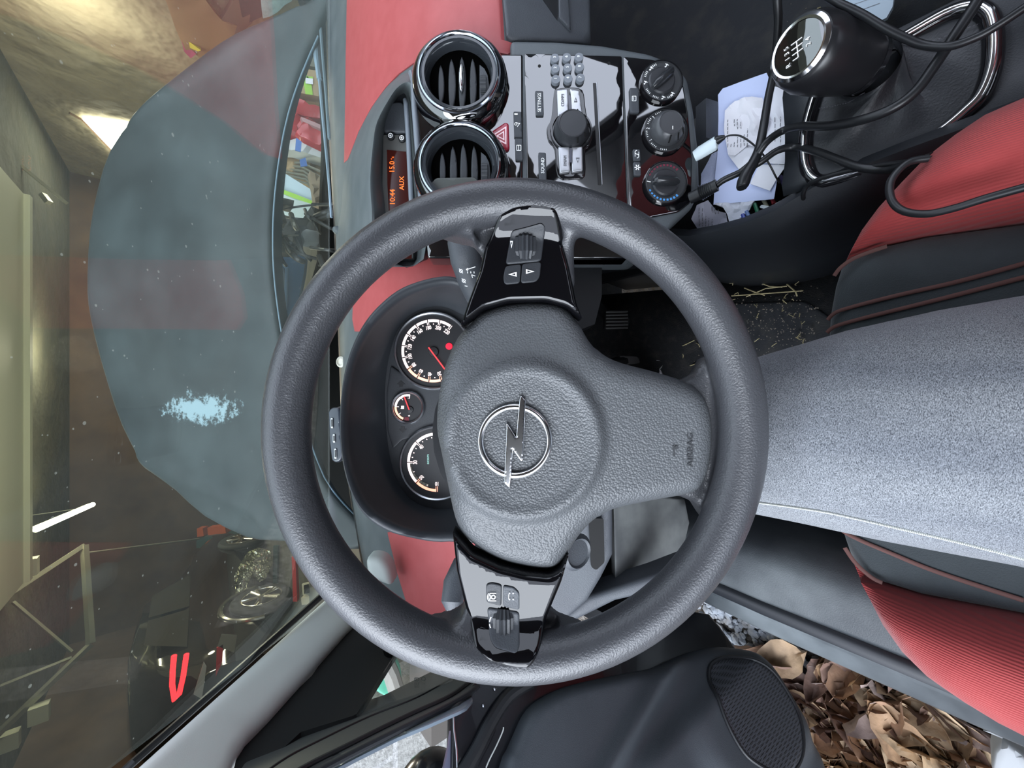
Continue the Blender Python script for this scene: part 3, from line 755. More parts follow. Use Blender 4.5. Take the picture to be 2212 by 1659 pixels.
# grey rib between pod and panel
MB().tube([P(888, 158, .57), P(893, 175, .558), P(895, 230, .552), P(902, 320, .551), P(909, 420, .551), P(918, 520, .552)], .0042, n=12).build('edge_rib', mat('blue_grey', (.16, .18, .21), .4), up_)
def vent(cu, cv, nm, lab, clip=False):
    V = thing('air_vent', lab, 'air vent', P(cu, cv, .555), 'round air vents')
    k = KP; c = FF.at(cu, cv) - FW * .011
    MB().lathe(c, -FW, [(104 * k, -.006), (101 * k, .003), (98 * k, .012), (92 * k, .018), (86 * k, .021), (84 * k, .019)], 72).build('outer_ring', piano, V, smooth=60)
    MB().lathe(c, -FW, [(85 * k, .018), (83 * k, .0215), (80 * k, .0225), (77.5 * k, .021), (76.5 * k, .019)], 72).build('chrome_ring', mat('smoked_chrome', (.42, .45, .50), .1, metal=1.), V)
    MB().lathe(c, -FW, [(77 * k, .0195), (75 * k, .021), (70 * k, .021), (66 * k, .016), (63 * k, .004), (62.5 * k, -.003)], 72).build('inner_ring', mat('gloss_grey', (.03, .034, .04), .08, coat=.6), V)
    MB().lathe(c, -FW, [(64 * k, .006), (63 * k, -.0035), (0, -.0038)], 48).build('vent_cavity', mat('vent_void', (.0015, .0015, .0015), .9, spec=0.), V)
    S = Flat(.549)
    for i, (du, hw, hl) in enumerate(((-43, 6.5, 44), (-20, 8, 57), (2, 8, 62), (25, 7.5, 58))):
        m = MB(); pts = []
        n = 12
        ol = []
        for j in range(n + 1):
            t = -1 + 2 * j / n; ol.append((cu + du - hw * (1 - t * t) ** .6 + 1.5 * (1 - t * t), cv + t * hl))
        for j in range(n, -1, -1):
            t = -1 + 2 * j / n; ol.append((cu + du + hw * (1 - t * t) ** .6 + 1.5 * (1 - t * t), cv + t * hl))
        ol = [p for j, p in enumerate(ol) if j == 0 or math.hypot(p[0] - ol[j - 1][0], p[1] - ol[j - 1][1]) > .5]
        m.px(ol[:-1], S, t=.004, r=3.5, rd=.0015, h=.009, step=10)
        m.build('slat', dark_pl, V)
    if not clip:
        m = MB().ball((0, 0, 0), 1, 20)
        m.v = [c - FW * .0105 + UP * (-4 * k) + RT * 0 + (RT * (p.x * 31 * k) + UP * (p.y * 6.5 * k) - FW * (p.z * .006)) for p in m.v]
        m.build('slider', chrome, V)['label'] = 'chrome slider on the third slat'
    m = MB().px([(cu + 40, cv - 44), (cu + 50, cv - 36), (cu + 57, cv - 22), (cu + 60, cv), (cu + 57, cv + 22), (cu + 50, cv + 36), (cu + 40, cv + 44)], S, t=.004, h=.008, step=14).build('wheel_plate', mid_pl, V)
    r_ = MB(); cc = S.at(cu + 48, cv) - FW * .009
    r_.tube([cc - UP * .004, cc + UP * .004], .0125, n=36, up=-FW, prof=[(cos(2 * pi * q / 36) * (.5 if 1 else 1) * (1 if q % 2 else .92), sin(2 * pi * q / 36) * (1 if q % 2 else .94)) for q in range(36)])
    r_.build('thumb_wheel', dark_pl, V, smooth=20)
    return V
vent(997, 194, 'air_vent', 'round gloss black air vent above the radio, fully in view')
vent(1000, 380, 'air_vent', 'round gloss black air vent half hidden by the steering wheel rim', True)
clip = tag(MB().px(rnd([(940, 384), (1026, 382), (1034, 392), (1034, 470), (930, 470), (932, 396)], 7), Flat(.535), t=.008, r=4, rd=.001, step=20).build('phone_holder', mat('holder_grey', (.055, .06, .055), .45), None), 'flat dark grey phone holder clipped into the second air vent', 'phone holder')
tri = rnd([(1050, 305), (1056, 297), (1092, 273), (1099, 276), (1101, 328), (1097, 334), (1088, 332), (1054, 312)], 5)
hz = tag(MB().px(tri, FF, t=.006, r=5, rd=.002, step=8, h=.010).build('hazard_switch', mat('hazard_red', (.45, .02, .05), .25, coat=.4), None), 'red triangular hazard warning switch below the vents', 'switch')
def trimark(mb, pts, w, S, h):
    cx = sum(p[0] for p in pts) / 3; cy = sum(p[1] for p in pts) / 3
    inn = [(cx + (x - cx) * w, cy + (y - cy) * w) for x, y in pts]
    mb.add([S.at(*p) + S.n * h for p in pts + inn], [(0, 1, 4, 3), (1, 2, 5, 4), (2, 0, 3, 5)])
k = MB(); trimark(k, [(1061, 304), (1094, 283), (1094, 322)], .78, FF, .0105); trimark(k, [(1072, 304), (1089, 293), (1090, 313)], .62, FF, .0105)
ink(k, 'triangle_mark', hz, mat('pink_white', (.85, .7, .75), .4, emit=(.9, .6, .7), es=.2))
def button(par, u0, v0, u1, v1, name='button', m=None, h=.0095, sk=6, r=3):
    return MB().px(rnd([(u0, v0), (u1, v0 + .5), (u1 + sk * .3, v1), (u0 + sk * .3, v1)], 3), FF, t=.005, r=r, rd=.0009, h=h, step=9).build(name, m or mid_pl, par)
b = button(up_, 1109, 250, 1126, 305, 'esp_switch')
k = MB(); bar(k, 1114, 275, 8, 2, 1.2, FF, .0102); arcmb(k, 1114, 278, 2, 3.2, 0, 360, FF, .0102, 10); bar(k, 1117, 284, 6, -8, 1.2, FF, .0102); bar(k, 1111, 257, 7, 0, 3, FF, .0102); ink(k, 'switch_mark', b)
b = button(up_, 1112, 307, 1128, 354, 'lock_switch')
k = MB()
for q in ((1116, 323, 9, 0), (1116, 334, 9, 0), (1116, 323, 0, 11), (1125, 323, 0, 11), (1120, 323, 0, 11)): bar(k, *q, 1.2, FF, .0102)
ink(k, 'switch_mark', b)
# ---- radio
ra = thing('car_radio', 'piano black car radio panel with a keypad, silver keys and a big round dial', 'radio', P(1240, 290, .56))
MB().px(rnd([(1132.5, 123), (1341, 128), (1346, 260), (1357, 560), (1142, 560), (1136, 300)], 4), FF, t=.03, r=3, rd=.0012, step=22, h=.006).build('gloss_panel', piano, ra)
lab = [['3', '6', '9'], ['2', '5', '8'], ['1', '4', '7']]
kc = [[(1197, 139), (1222, 137.5), (1248, 137)], [(1198, 161), (1224, 159.5), (1249.5, 158)], [(1199, 184), (1225, 182.5), (1251, 181)]]
key_m = mat('key_grey', (.20, .22, .25), .35)
for i in range(3):
    for j in range(3):
        u, v = kc[i][j]
        b = MB().lathe(FF.at(u, v), -FW, [(9.4 * KP, .005), (9.4 * KP, .0104), (8.9 * KP, .0112), (0, .0112)], 28).build('number_key', key_m, ra, smooth=25)
        text(lab[i][j], u - 1, v - 1, 6, FF, white_ink, 'key_digit', b, h=.0117)
for (u, v) in ((1164.5, 150), (1313, 144)):
    MB().lathe(FF.at(u, v), -FW, [(3.4 * KP, .004), (3.2 * KP, .0064), (0, .0064)], 16).build('removal_hole', mat('void_black', (0, 0, 0)), ra)
b = button(ra, 1155, 206, 1172, 258, 'settings_button'); text('SETTINGS', 1164, 232, 7, FF, white_ink, 'settings_lettering', b, h=.0101, wx=.92)
b = button(ra, 1162, 337, 1178, 396, 'sound_button'); text('SOUND', 1171, 366, 7, FF, white_ink, 'sound_lettering', b, h=.0101, wx=.95)
# tray and silver keys
MB().px(cat([(1196, 205), (1204, 200), (1230, 197), (1256, 203), (1262, 235), (1266, 258), (1278, 290), (1272, 320), (1262, 332), (1262, 385), (1240, 392), (1204, 388), (1197, 330), (1184, 312), (1180, 285), (1190, 262)], 3), FF, t=.002, r=2, rd=.001, step=14, h=.0078).build('key_recess', mat('gloss_black2', (.01, .01, .012), .1, coat=.8), ra)
for nm, ol, tx, tp in (('cd_key', [(1201, 208), (1224, 205), (1225, 216), (1226, 262), (1203, 263)], 'CD/MP3', (1213, 230)), ('next_key', [(1228, 205), (1249, 209), (1256, 262), (1231, 262), (1230, 216)], None, None),
                       ('band_key', [(1204, 328), (1228, 328), (1229, 380), (1207, 383)], 'FM/AM', (1218, 358)), ('previous_key', [(1232, 328), (1255, 327), (1256, 378), (1233, 381)], None, None)):
    b = MB().px(rnd(ol, 3), FF, t=.004, r=3.5, rd=.0012, step=8, h=.0125).build(nm, silver_btn, ra)
    if tx: text(tx, tp[0], tp[1], 6.5, FF, grey_ink, 'key_lettering', b, h=.0131, wx=.8)
k = MB(); trimark(k, [(1237, 234), (1244, 234), (1240.5, 224)], .6, FF, .0131); ink(k, 'arrow_mark', SC.objects['next_key'], grey_ink)
k = MB(); trimark(k, [(1241, 352), (1249, 352), (1245, 363)], .6, FF, .0131); ink(k, 'arrow_mark', SC.objects['previous_key'], grey_ink)
MB().px(rnd([(1224, 221), (1229, 221), (1231, 252), (1226, 252)], 2), FF, t=.001, h=.0136, step=8).px(rnd([(1227, 332), (1232, 332), (1232, 362), (1228, 362)], 2), FF, t=.001, h=.0136, step=8).build('key_divider', mat('lilac_grey', (.10, .10, .13), .15), ra)
def knob(par, cu, cv, r0, r1, hh, m, name, ribs=7, dish=True, base=None):
    c = FF.at(cu, cv); k = KP
    kn = MB().lathe(c, -FW, [(r0 * k, .008), (r0 * k, .012), ((r0 * .96) * k, hh * .7), (r1 * 1.06 * k, hh), (r1 * k, hh + .0004), (r1 * .97 * k, hh - .0004), (0, hh - .0002)], 56).build(name, m, par, smooth=40)
    g = MB()
    for i in range(ribs):
        a = radians(200 + i * (140 / max(1, ribs - 1)))
        d = RT * cos(a) + UP * sin(a); rr = (r0 * .62 + r1 * .42) * k
        # small slots on the flank facing the driver
        d2 = RT * cos(a) + UP * sin(a)
        g.tube([c - FW * (hh * .72) + d2 * (r0 * .965 * k), c - FW * (hh * .98) + d2 * (r1 * 1.08 * k)], .0011, n=8)
    if ribs: g.build('grip_slot', mat('void_black', (0, 0, 0)), kn)
    return kn
dial_m = mat('dial_rubber', (.035, .037, .042), .38)
MB().lathe(FF.at(1232, 292), -FW, [(45 * KP, .008), (44 * KP, .0115), (41 * KP, .0115), (40 * KP, .009)], 56).build('dial_collar', mat('gloss_black2', (.01, .01, .012), .1, coat=.8), ra)
kn = knob(ra, 1231, 292, 37, 27.5, .026, dial_m, 'rotary_dial', 5)
kn['label'] = 'big round radio dial'
MB().px([(1279, 187), (1285, 187), (1289, 260), (1297, 404), (1290, 404), (1283, 260)], FF, t=.001, h=.0068, step=16).build('disc_slot', mat('slot_black', (.01, .01, .01), .3), ra)
MB().tube([FF.at(1286.5, 187) - FW * .0072, FF.at(1290.5, 260) - FW * .0072, FF.at(1298.5, 404) - FW * .0072], .0006, n=8).build('slot_edge', satin, ra)
# ---- climate panel
cl = thing('climate_panel', 'piano black heater control panel with three round knobs below the radio', 'heater controls', P(1420, 290, .56))
MB().px(rnd([(1344, 129), (1410, 136), (1452, 154), (1472, 190), (1484, 260), (1492, 350), (1490, 440), (1462, 462), (1400, 474), (1370, 560), (1358, 560), (1350, 300)], 6), FF, t=.03, r=3, rd=.0012, step=20, h=.006).build('gloss_panel', piano, cl)
b = button(cl, 1356, 200, 1375, 252, 'rear_window_button')
k = MB()
for q in ((1361, 219, 8, 0), (1361, 229, 8, 0), (1361, 219, 0, 10), (1369, 219, 0, 10), (1364, 221, 0, 6)): bar(k, *q, 1.1, FF, .0102)
ink(k, 'button_mark', b)
b = button(cl, 1363, 330, 1378, 355, 'recirculation_button')
k = MB(); arcmb(k, 1371, 338, 3.4, 4.6, 0, 180, FF, .0102); arcmb(k, 1371, 346, 3.4, 4.6, 180, 360, FF, .0102); bar(k, 1367, 337, 0, 10, 1.1, FF, .0102); bar(k, 1375, 337, 0, 10, 1.1, FF, .0102); ink(k, 'button_mark', b)
b = button(cl, 1364, 357, 1379, 386, 'air_conditioning_button')
k = MB()
for i in range(6): a = i * pi / 3; bar(k, 1372 + 1.6 * cos(a), 370 + 1.6 * sin(a), 4.6 * cos(a), 4.6 * sin(a), 1.8, FF, .0102)
ink(k, 'button_mark', b)
plate_m = mat('knob_plate', (.045, .048, .052), .45)
def cknob(cu, cv, r, nm, lab, kind):
    g = MB().lathe(FF.at(cu, cv), -FW, [((r + 2) * KP, .006), ((r + 1) * KP, .0105), ((r - 2) * KP, .0115), ((r - 3) * KP, .010), (0, .010)], 64).build(nm, plate_m, cl)
    g['label'] = lab
    MB().lathe(FF.at(cu, cv), -FW, [((r + 3) * KP, .006), ((r + 2.6) * KP, .0112), ((r + 1) * KP, .0118), ((r + .6) * KP, .0105)], 64).build('knob_ring', mat('gloss_black2', (.01, .01, .012), .1, coat=.8), g)
    return g
g1 = cknob(1424, 187, 42, 'airflow_knob', 'air direction knob, topmost in the photo', 1)
MB().lathe(FF.at(1422, 189), -FW, [(29 * KP, .010), (28 * KP, .0135), (25 * KP, .015), (0, .015)], 48).build('knob_base', dial_m, g1)
def finger(g, a, L, cu, cv):
    d = RT * cos(a) + UP * sin(a); q = -RT * sin(a) + UP * cos(a)
    c = FF.at(cu, cv) - FW * .0145
    m = MB()
    m.tube([c - d * L, c - d * L * .7, c, c + d * L * .8, c + d * L], [.003, .0058, .0068, .0062, .004], n=14, flat=1.55, up=-FW)
    return m.build('finger_grip', mat('grip_gloss', (.03, .032, .036), .22), g)
finger(g1, radians(-48), .0185, 1422, 189)
g3 = cknob(1432, 402, 43, 'temperature_knob', 'temperature knob with red and blue marks, lowest in the photo', 3)
MB().lathe(FF.at(1430, 404), -FW, [(29 * KP, .010), (28 * KP, .0135), (25 * KP, .015), (0, .015)], 48).build('knob_base', dial_m, g3)
finger(g3, radians(90), .0185, 1430, 404)
red_ink = mat('red_print', (.22, .03, .06), .5); blue_ink = mat('blue_print', (.06, .25, .6), .5, emit=(.1, .4, .9), es=.15)
kr, kb, kw = MB(), MB(), MB()
for i in range(10):
    a = 63 - i * 11.5; w = 3 + .35 * i
    arcmb(kr, 1432, 402, 37.5 - w * .6, 38.5 + .4, a - 3.2, a + 3.2, FF, .0103)
    a = 117 + i * 11.5
    arcmb(kb, 1432, 402, 37.5 - w * .6, 38.5 + .4, a - 3.2, a + 3.2, FF, .0103)
bar(kw, 1391, 399, 9, 2, 1.6, FF, .0103)
ink(kr, 'warm_marks', g3, red_ink, 'red marks'); ink(kb, 'cold_marks', g3, blue_ink, 'blue marks'); ink(kw, 'centre_mark', g3)
k = MB()
for base in (20, 58, 118, 200, 150):
    for i in range(4):
        a = radians(base + i * 5.5); bar(k, 1424 - 35 * sin(a), 187 - 35 * cos(a), -5 * sin(a), -5 * cos(a), 1.2, FF, .0103)
for a in (35, 90, -22, 180, 215):
    a = radians(a + 5); u, v = 1424 - 35 * sin(a), 187 - 35 * cos(a)
    bar(k, u - 3, v - 3, 7, 3, 1.5, FF, .0103); bar(k, u + 1, v - 3, -3, 7, 1.3, FF, .0103); arcmb(k, u - 3, v + 3, .2, 1.6, 0, 360, FF, .0103, 8)
ink(k, 'airflow_symbols', g1)
g2 = cknob(1432, 292, 45, 'fan_knob', 'round fan speed knob with a white line, middle of the three', 2)
kn = knob(g2, 1434, 290, 35, 24, .026, mat('fan_grey', (.075, .078, .085), .3), 'fan_grip', 0)
gsl = MB()
for a in (150, 185, 215, 245): 
    a = radians(a + 30); d = RT * cos(a) + UP * sin(a); c = FF.at(1434, 290)
    gsl.tube([c - FW * .017 + d * (34 * KP), c - FW * .0262 + d * (26.5 * KP)], .0011, n=8)
gsl.build('grip_slot', mat('void_black', (0, 0, 0)), g2)
k = MB(); bar(k, 1431 + 6, 298, 0, 7, 1.4, FF, .0262); ink(k, 'pointer_line', g2)
k = MB()
for base in (15, 52, 92, 132, 165):
    for i in range(4):
        a = radians(base + i * 5.5); bar(k, 1432 - 39 * sin(a), 292 - 39 * cos(a), -5 * sin(a), -5 * cos(a), 1.2, FF, .0103)
ink(k, 'fan_scale', g2)
for s_, a in (('3', 43), ('2', 83), ('1', 122)):
    a = radians(a); text(s_, 1432 - 38 * sin(a), 292 - 38 * cos(a), 6.5, FF, white_ink, 'fan_digit', g2, rot=a - pi / 2, h=.0103, wx=.8)

# ================================================================== centre console, tray, gear lever
cc_ = thing('centre_console', 'black centre console with a storage tray between the seats', 'centre console', (.36, .3, .3))
con = mat('console_black', (.022, .025, .03), .45, bump=('noise', 900, .0004, .4))
ZT = .42
def ribbon(ys, sec, m, name, t=.004):
    rows = [[Vector(p) for p in sec(y)] for y in ys]
    o = MB().strip(rows).build(name, m, cc_, smooth=50); solid(o, t); return o
ysl = [.55, .50, .45, .4, .36, .32, .28, .24, .20, .16, .12, .08, .04, 0, -.1, -.25]
xl = lerp([-.25, .05, .11, .16, .20, .27, .35, .55], [.235, .232, .230, .216, .213, .220, .25, .27])
zl = lerp([-.25, 0, .06, .12, .18, .27, .35, .55], [.555, .55, .545, .535, .525, .51, .51, .51])
ribbon(ysl, lambda y: [(xl(y) - .035, y, .27), (xl(y) - .028, y, .38), (xl(y) - .022, y, .44), (xl(y) - .018, y, .47), (xl(y) - .014, y, zl(y) - .03), (xl(y) - .006, y, zl(y) - .008), (xl(y) + .004, y, zl(y)), (xl(y) + .014, y, zl(y) - .006), (xl(y) + .02, y, zl(y) - .04), (xl(y) + .022, y, ZT - .01)], con, 'console_wall')
MB().box((.345, .33, ZT - .012), (.25, .40, .012)).build('tray_floor', black_pl, cc_)
ribbon([.15, .12, .08, .04, 0, -.06, -.12, -.25], lambda y: [(.235, y, .530), (.245, y, .536), (.28, y, .524), (.32, y, .524), (.355, y, .534), (.372, y, .528), (.382, y, .50), (.39, y, .27)], con, 'rear_deck')
rib_ = MB().box(P(1530, 268, .60), (.06, .02, .03), Matrix.Rotation(radians(-20), 3, 'X')).build('tray_crossbar', mid_pl, cc_)
def coin(x, y, z, r): return None
# gear boot and lever
gl = thing('gear_lever', 'black gear lever with a chrome ringed shift pattern cap and leather boot', 'gear lever', (.33, .2, .58))
kt = P(1722, 103, .385)
axis = (P(1722, 103, .385) - P(1862, 150, .50)).normalized()
axis = Vector((.02, .30, .95)).normalized()
k_c = kt
e1 = axis.orthogonal()
capn = (axis + Vector((-.22, -.05, 0))).normalized()
MB().lathe(k_c - capn * .004, capn, [(.0285, -.012), (.0288, -.004), (.0275, .001), (.0245, .0035), (.0225, .003), (.0222, .0015)], 56).build('chrome_ring', chrome, gl)
MB().lathe(k_c - capn * .004, capn, [(.0225, -.002), (.0222, .0022), (.015, .0032), (0, .0036)], 48).build('shift_pattern_cap', piano, gl, smooth=70)
# the handle body sweeps down and back
pb = [k_c - capn * .004, k_c - capn * .014, P(1758, 118, .394), P(1800, 128, .398), P(1838, 136, .402), P(1862, 142, .405)]
MB().tube(pb, [.0286, .0325, .034, .032, .0285, .025], n=32, up=(0.3, -1, 0)).build('handle', mat('handle_black', (.012, .012, .014), .33), gl, smooth=60)
MB().tube([P(1858, 141, .4045), P(1866, 143, .4055)], [.0262, .0262], n=32, up=(0.3, -1, 0)).build('collar', mat('gloss_black2', (.01, .01, .012), .1, coat=.8), gl)
# pattern strokes on the cap
cx = (RT - capn * RT.dot(capn)).normalized(); cy = capn.cross(cx)
k = MB(); k0 = k_c - capn * .004 + capn * .0042
def cbar(x0, y0, x1, y1, w=.0008):
    a, b = k0 + cx * x0 + cy * y0, k0 + cx * x1 + cy * y1; q = (b - a).normalized().cross(capn) * w / 2
    k.add([a + q, b + q, b - q, a - q], [(0, 1, 2, 3)])
for x in (-.004, .001, .006): cbar(x, -.005, x, .005)
cbar(-.009, 0, .006, 0); cbar(-.009, 0, -.009, .005)
o = ink(k, 'pattern_lines', gl, white_ink)
class CapS:
    n = capn
    def __init__(s, p): s.p = p
    def at(s, u, v): return s.p
for s_, x, y in (('1', -.004, .0095), ('3', .001, .0095), ('5', .006, .0095), ('2', -.004, -.0095), ('4', .001, -.0095), ('R', -.0105, .0095)):
    text(s_, 1722, 103, 9, CapS(k0 + cx * x + cy * y), white_ink, 'gear_digit', gl, h=.0002)
# boot
ring_px = [(1742, 360), (1738, 300), (1752, 235), (1772, 190), (1830, 150), (1880, 120), (1960, 75), (2040, 30), (2090, 14), (2120, 18), (2140, 40), (2146, 90), (2140, 150), (2118, 205), (2085, 240), (2030, 285), (1960, 325), (1880, 360), (1800, 385), (1765, 388)]
ZR = Z(.538)
rp_ = [ZR.at(*p) for p in cat(ring_px, 4)]
MB().tube([p + Vector((0, 0, -.004)) for p in rp_], .0075, n=14, closed=True, up=(0, 0, 1)).build('boot_frame', mat('gloss_black2', (.01, .01, .012), .1, coat=.8), gl)
MB().tube([p + Vector((0, 0, .002)) for p in rp_], .0034, n=12, closed=True, up=(0, 0, 1)).build('frame_bead', chrome, gl)['label'] = 'chrome bead around the boot'
top = P(1872, 146, .406); rows = []
nb = len(rp_)
cen = sum(rp_, Vector()) / nb
tt_ = [0, .12, .3, .5, .68, .84, .94, 1.0]
for t in tt_:
    row = []
    for i, p in enumerate(rp_):
        a = 2 * pi * i / nb
        tr = top + Vector((cos(a + 2.6), -sin(a + 2.6), 0)) * .027
        pp = (p + Vector((0, 0, -.004))).lerp(tr, t)
        sag = -.006 * sin(pi * min(1, t * 1.15)) if t < .87 else 0
        fold = .006 * sin(5 * a + 3 * t) * sin(pi * t)
        w = noise.noise(pp * 30) * .006 * sin(pi * t)
        pp += Vector((0, 0, sag)) + (pp - cen).normalized() * (fold + w)
        row.append(pp)
    rows.append(row + [row[0]])
MB().strip(rows).build('leather_boot', mat('boot_leather', (.022, .024, .028), .42, bump=('noise', 500, .0006, .5)), gl, smooth=70)
st_ = MB()
for i in (8, 12, 40):
    for a in range(len(rows) - 1):
        p, q = rows[a][i], rows[a + 1][i]
        for j in range(5):
            x = p.lerp(q, (j + .2) / 5); y = p.lerp(q, (j + .7) / 5); st_.tube([x + Vector((0, -.001, .002)), y + Vector((0, -.001, .002))], .0004, n=5)
st_.build('stitching', mat('thread_grey', (.12, .12, .14), .6), gl)
# ---- papers in the tray
paper = mat('white_paper', (.80, .81, .88), .6, var=((.88, .88, .93), 12, .3, .7))
blue_paper = mat('bluish_paper', (.60, .68, .95), .6)
paper_b = mat('receipt_paper', (.86, .85, .90), .6)
def sheet(name, lab, cat__, pxo, S, m, h=0., wob=.003, fr=22, group=None, step=12, t=.0006, lines=None, seed=0):
    so_ = Vector((seed * 3.1, seed * 1.7, 0))
    def hf(u, v): return wob * noise.noise(Vector((u / 50. * fr / 22, v / 50. * fr / 22, 0)) + so_)
    o = tag(MB().px(pxo, S, t=t, h=h, hf=hf, step=step, rd=0).build(name, m, None, smooth=25), lab, cat__, group)
    if lines:
        k = MB()
        for (u, v, du, dv, w) in lines:
            k.add([S.at(u + a * du - b * w * dv / math.hypot(du, dv), v + a * dv + b * w * du / math.hypot(du, dv)) + S.n * (h + .0006 + hf(u + a * du, v + a * dv)) for a, b in ((0, 0), (1, 0), (1, 1), (0, 1))], [(0, 1, 2, 3)])
        oo = k.build('print', grey_ink, o, smooth=0)
    return o
TP = Plane((.38, .22, .470), (0, -.15, 1))
sheet('envelope', 'bluish white envelope lying under the receipts in the tray, tucked below the gear lever', 'envelope', [(1551, 205), (1561, 191), (1600, 176), (1656, 157), (1670, 190), (1690, 240), (1690, 300), (1680, 380), (1672, 430), (1541, 442), (1545, 380), (1550, 330), (1552, 260)], TP, blue_paper, h=.0, wob=.002, step=14)
def plines(u0, v0, n, du, L, gap, seed):
    rr = random.Random(seed); out = []
    for i in range(n):
        v = v0
        while v > v0 - L:
            w = rr.uniform(3, 9); out.append((u0 + i * du, v, .6, -w, -1.5)); v -= w + rr.uniform(1.5, gap)
    return out
sheet('receipt', 'crumpled white receipt with faint print lying on top of the envelope', 'paper', [(1569, 246), (1590, 226), (1627, 216), (1650, 222), (1665, 262), (1650, 330), (1618, 320), (1590, 343), (1576, 340), (1568, 290)], TP, paper_b, h=.010, wob=.007, fr=50, lines=plines(1576, 325, 7, 7, 55, 3, 2), step=8, seed=3)
sheet('receipt', 'larger folded white paper beside the gear boot, to the right of the crumpled receipt', 'paper', [(1672, 193), (1700, 203), (1735, 214), (1756, 225), (1752, 262), (1738, 290), (1728, 312), (1735, 355), (1690, 358), (1640, 355), (1600, 372), (1576, 340), (1620, 310), (1655, 270)], TP, paper, h=.006, wob=.006, fr=36, lines=plines(1676, 320, 3, 12, 60, 4, 5), step=10, seed=5)
sheet('receipt', 'torn white slip sticking out below the larger folded paper', 'paper', [(1640, 358), (1700, 357), (1680, 386), (1664, 414), (1621, 399)], TP, paper, h=.003, wob=.004, fr=40, step=10, seed=7)
sheet('tissue', 'crumpled white tissue at the driver side of the tray', 'tissue', [(1541, 440), (1630, 434), (1612, 462), (1578, 493), (1570, 462), (1562, 448)], TP, mat('tissue_white', (.7, .72, .8), .8), h=-.002, wob=.012, fr=60, step=7, seed=9)
sheet('leaflet', 'crumpled leaflet with printed words at the front end of the tray', 'paper', [(1490, 470), (1502, 440), (1526, 428), (1545, 452), (1565, 456), (1570, 480), (1558, 496), (1530, 502), (1508, 498)], TP, mat('leaflet_grey', (.42, .42, .50), .6), h=-.008, wob=.006, fr=55, lines=plines(1508, 486, 7, 7, 34, 3, 11), step=7, seed=12)
sheet('paper_napkin', 'pale embossed napkin under the white plug at the top end of the tray', 'napkin', [(1512, 372), (1535, 330), (1552, 320), (1550, 380), (1546, 400), (1512, 405)], TP, mat('napkin_blue', (.45, .50, .68), .8, bump=('voronoi', 400, .001, .5)), h=-.006, wob=.004, fr=40, step=8, seed=14)
o = sheet('ticket_pad', 'white printed card lying on the dark carpet beside the gear boot', 'card', [(1805, 47), (1815, 20), (1826, -10), (1932, -10), (1928, 15), (1915, 38), (1900, 46), (1860, 60), (1842, 72)], Z(.34), mat('card_white', (.55, .66, .76), .5), h=.0, t=.006, wob=.001, lines=[(1828, 40, 30, -14, 1.5), (1840, 50, 34, -14, 1), (1850, 25, 50, -18, 1), (1836, 12, 60, -20, 1)], step=20)
# cassettes / sticks in the tray
for i, (u0, v0, u1, v1, col) in enumerate(((1612, 485, 1604, 463, (.06, .10, .45)), (1622, 478, 1612, 456, (.16, .25, .5)), (1640, 468, 1630, 440, (.02, .16, .08)), (1660, 452, 1648, 430, (.5, .48, .36)), (1672, 440, 1666, 426, (.6, .08, .10)), (1700, 418, 1686, 380, (.35, .33, .7)), (1716, 408, 1700, 360, (.75, .62, .12)))):
    tag(MB().tube([P(u0, v0, .560), P(u1, v1, .565)], .0026, n=8).build('pen', mat('pen_%d' % i, col, .3), None), ['dark blue', 'light blue', 'dark green', 'beige', 'red', 'lilac', 'yellow'][i] + ' pen standing in the storage tray beside the papers', 'pen', 'pens in the tray')
tag(MB().px(rnd([(1722, 356), (1736, 354), (1744, 388), (1740, 395), (1734, 392)], 3), Z(.50), t=.004, r=2, rd=.001, step=8).build('metal_clip', satin, None), 'slim silver clip beside the bottom corner of the gear boot', 'clip')
o = MB().px(rnd([(1640, 448), (1665, 455), (1692, 440), (1688, 432), (1664, 446), (1645, 442)], 3), Z(.46), t=.004, step=8).build('plastic_lid', mat('lid_white', (.6, .65, .68), .4), None); tag(o, 'white curved plastic lid among the pens in the tray', 'cup')  # curved white plastic lid lying among the pens
# ---- cables
cab = mat('cable_black', (.012, .013, .015), .38)
def cable(name, lab, pts, r, cat__='cable', group=None, m=None, n=8):
    q = cat([tuple(P(*p) if p[2] > 0 else Z(-p[2]).at(p[0], p[1])) for p in pts], n, closed=False)
    rr = r if not hasattr(r, '__len__') else [float(np.interp(i / (len(q) - 1), np.linspace(0, 1, len(r)), r)) for i in range(len(q))]
    o = MB().tube(q, rr, n=10).build(name, m or cab, None, smooth=60)
    return tag(o, lab, cat__, group)
ch = cable('charger_lead', 'black charging lead rising straight past the gear knob with its loop folded over the papers', [(1676, -60, .42), (1679, 0, .43), (1681, 60, .445), (1672, 150, .47), (1660, 210, .48), (1650, 270, .485), (1640, 320, .485), (1628, 350, .485), (1612, 378, .487), (1604, 400, .49), (1603, 406, .49)], [.0042, .0042, .0044, .0046, .0052, .0064, .0076, .0058])
ch2 = cable('charger_lead', 'black charging lead ending in a ribbed plug in front of the papers', [(1548, 400, .515), (1565, 388, .51), (1600, 372, .50), (1640, 352, .485), (1680, 325, .475), (1720, 318, -.535), (1765, 328, -.552), (1810, 345, -.562), (1860, 362, -.57), (1920, 365, -.575), (1980, 352, -.60), (2010, 340, -.62)], .0042)
m = MB(); a, b = P(1512, 418, .53), P(1549, 400, .515)
for i in range(9): m.tube([a.lerp(b, i / 9), a.lerp(b, (i + .55) / 9)], [.0095 - i * .0003, .0105 - i * .0004], n=16)
m.tube([a + (a - b) * .6, b], .0078, n=16)
m.build('strain_relief', black_pl, ch2)
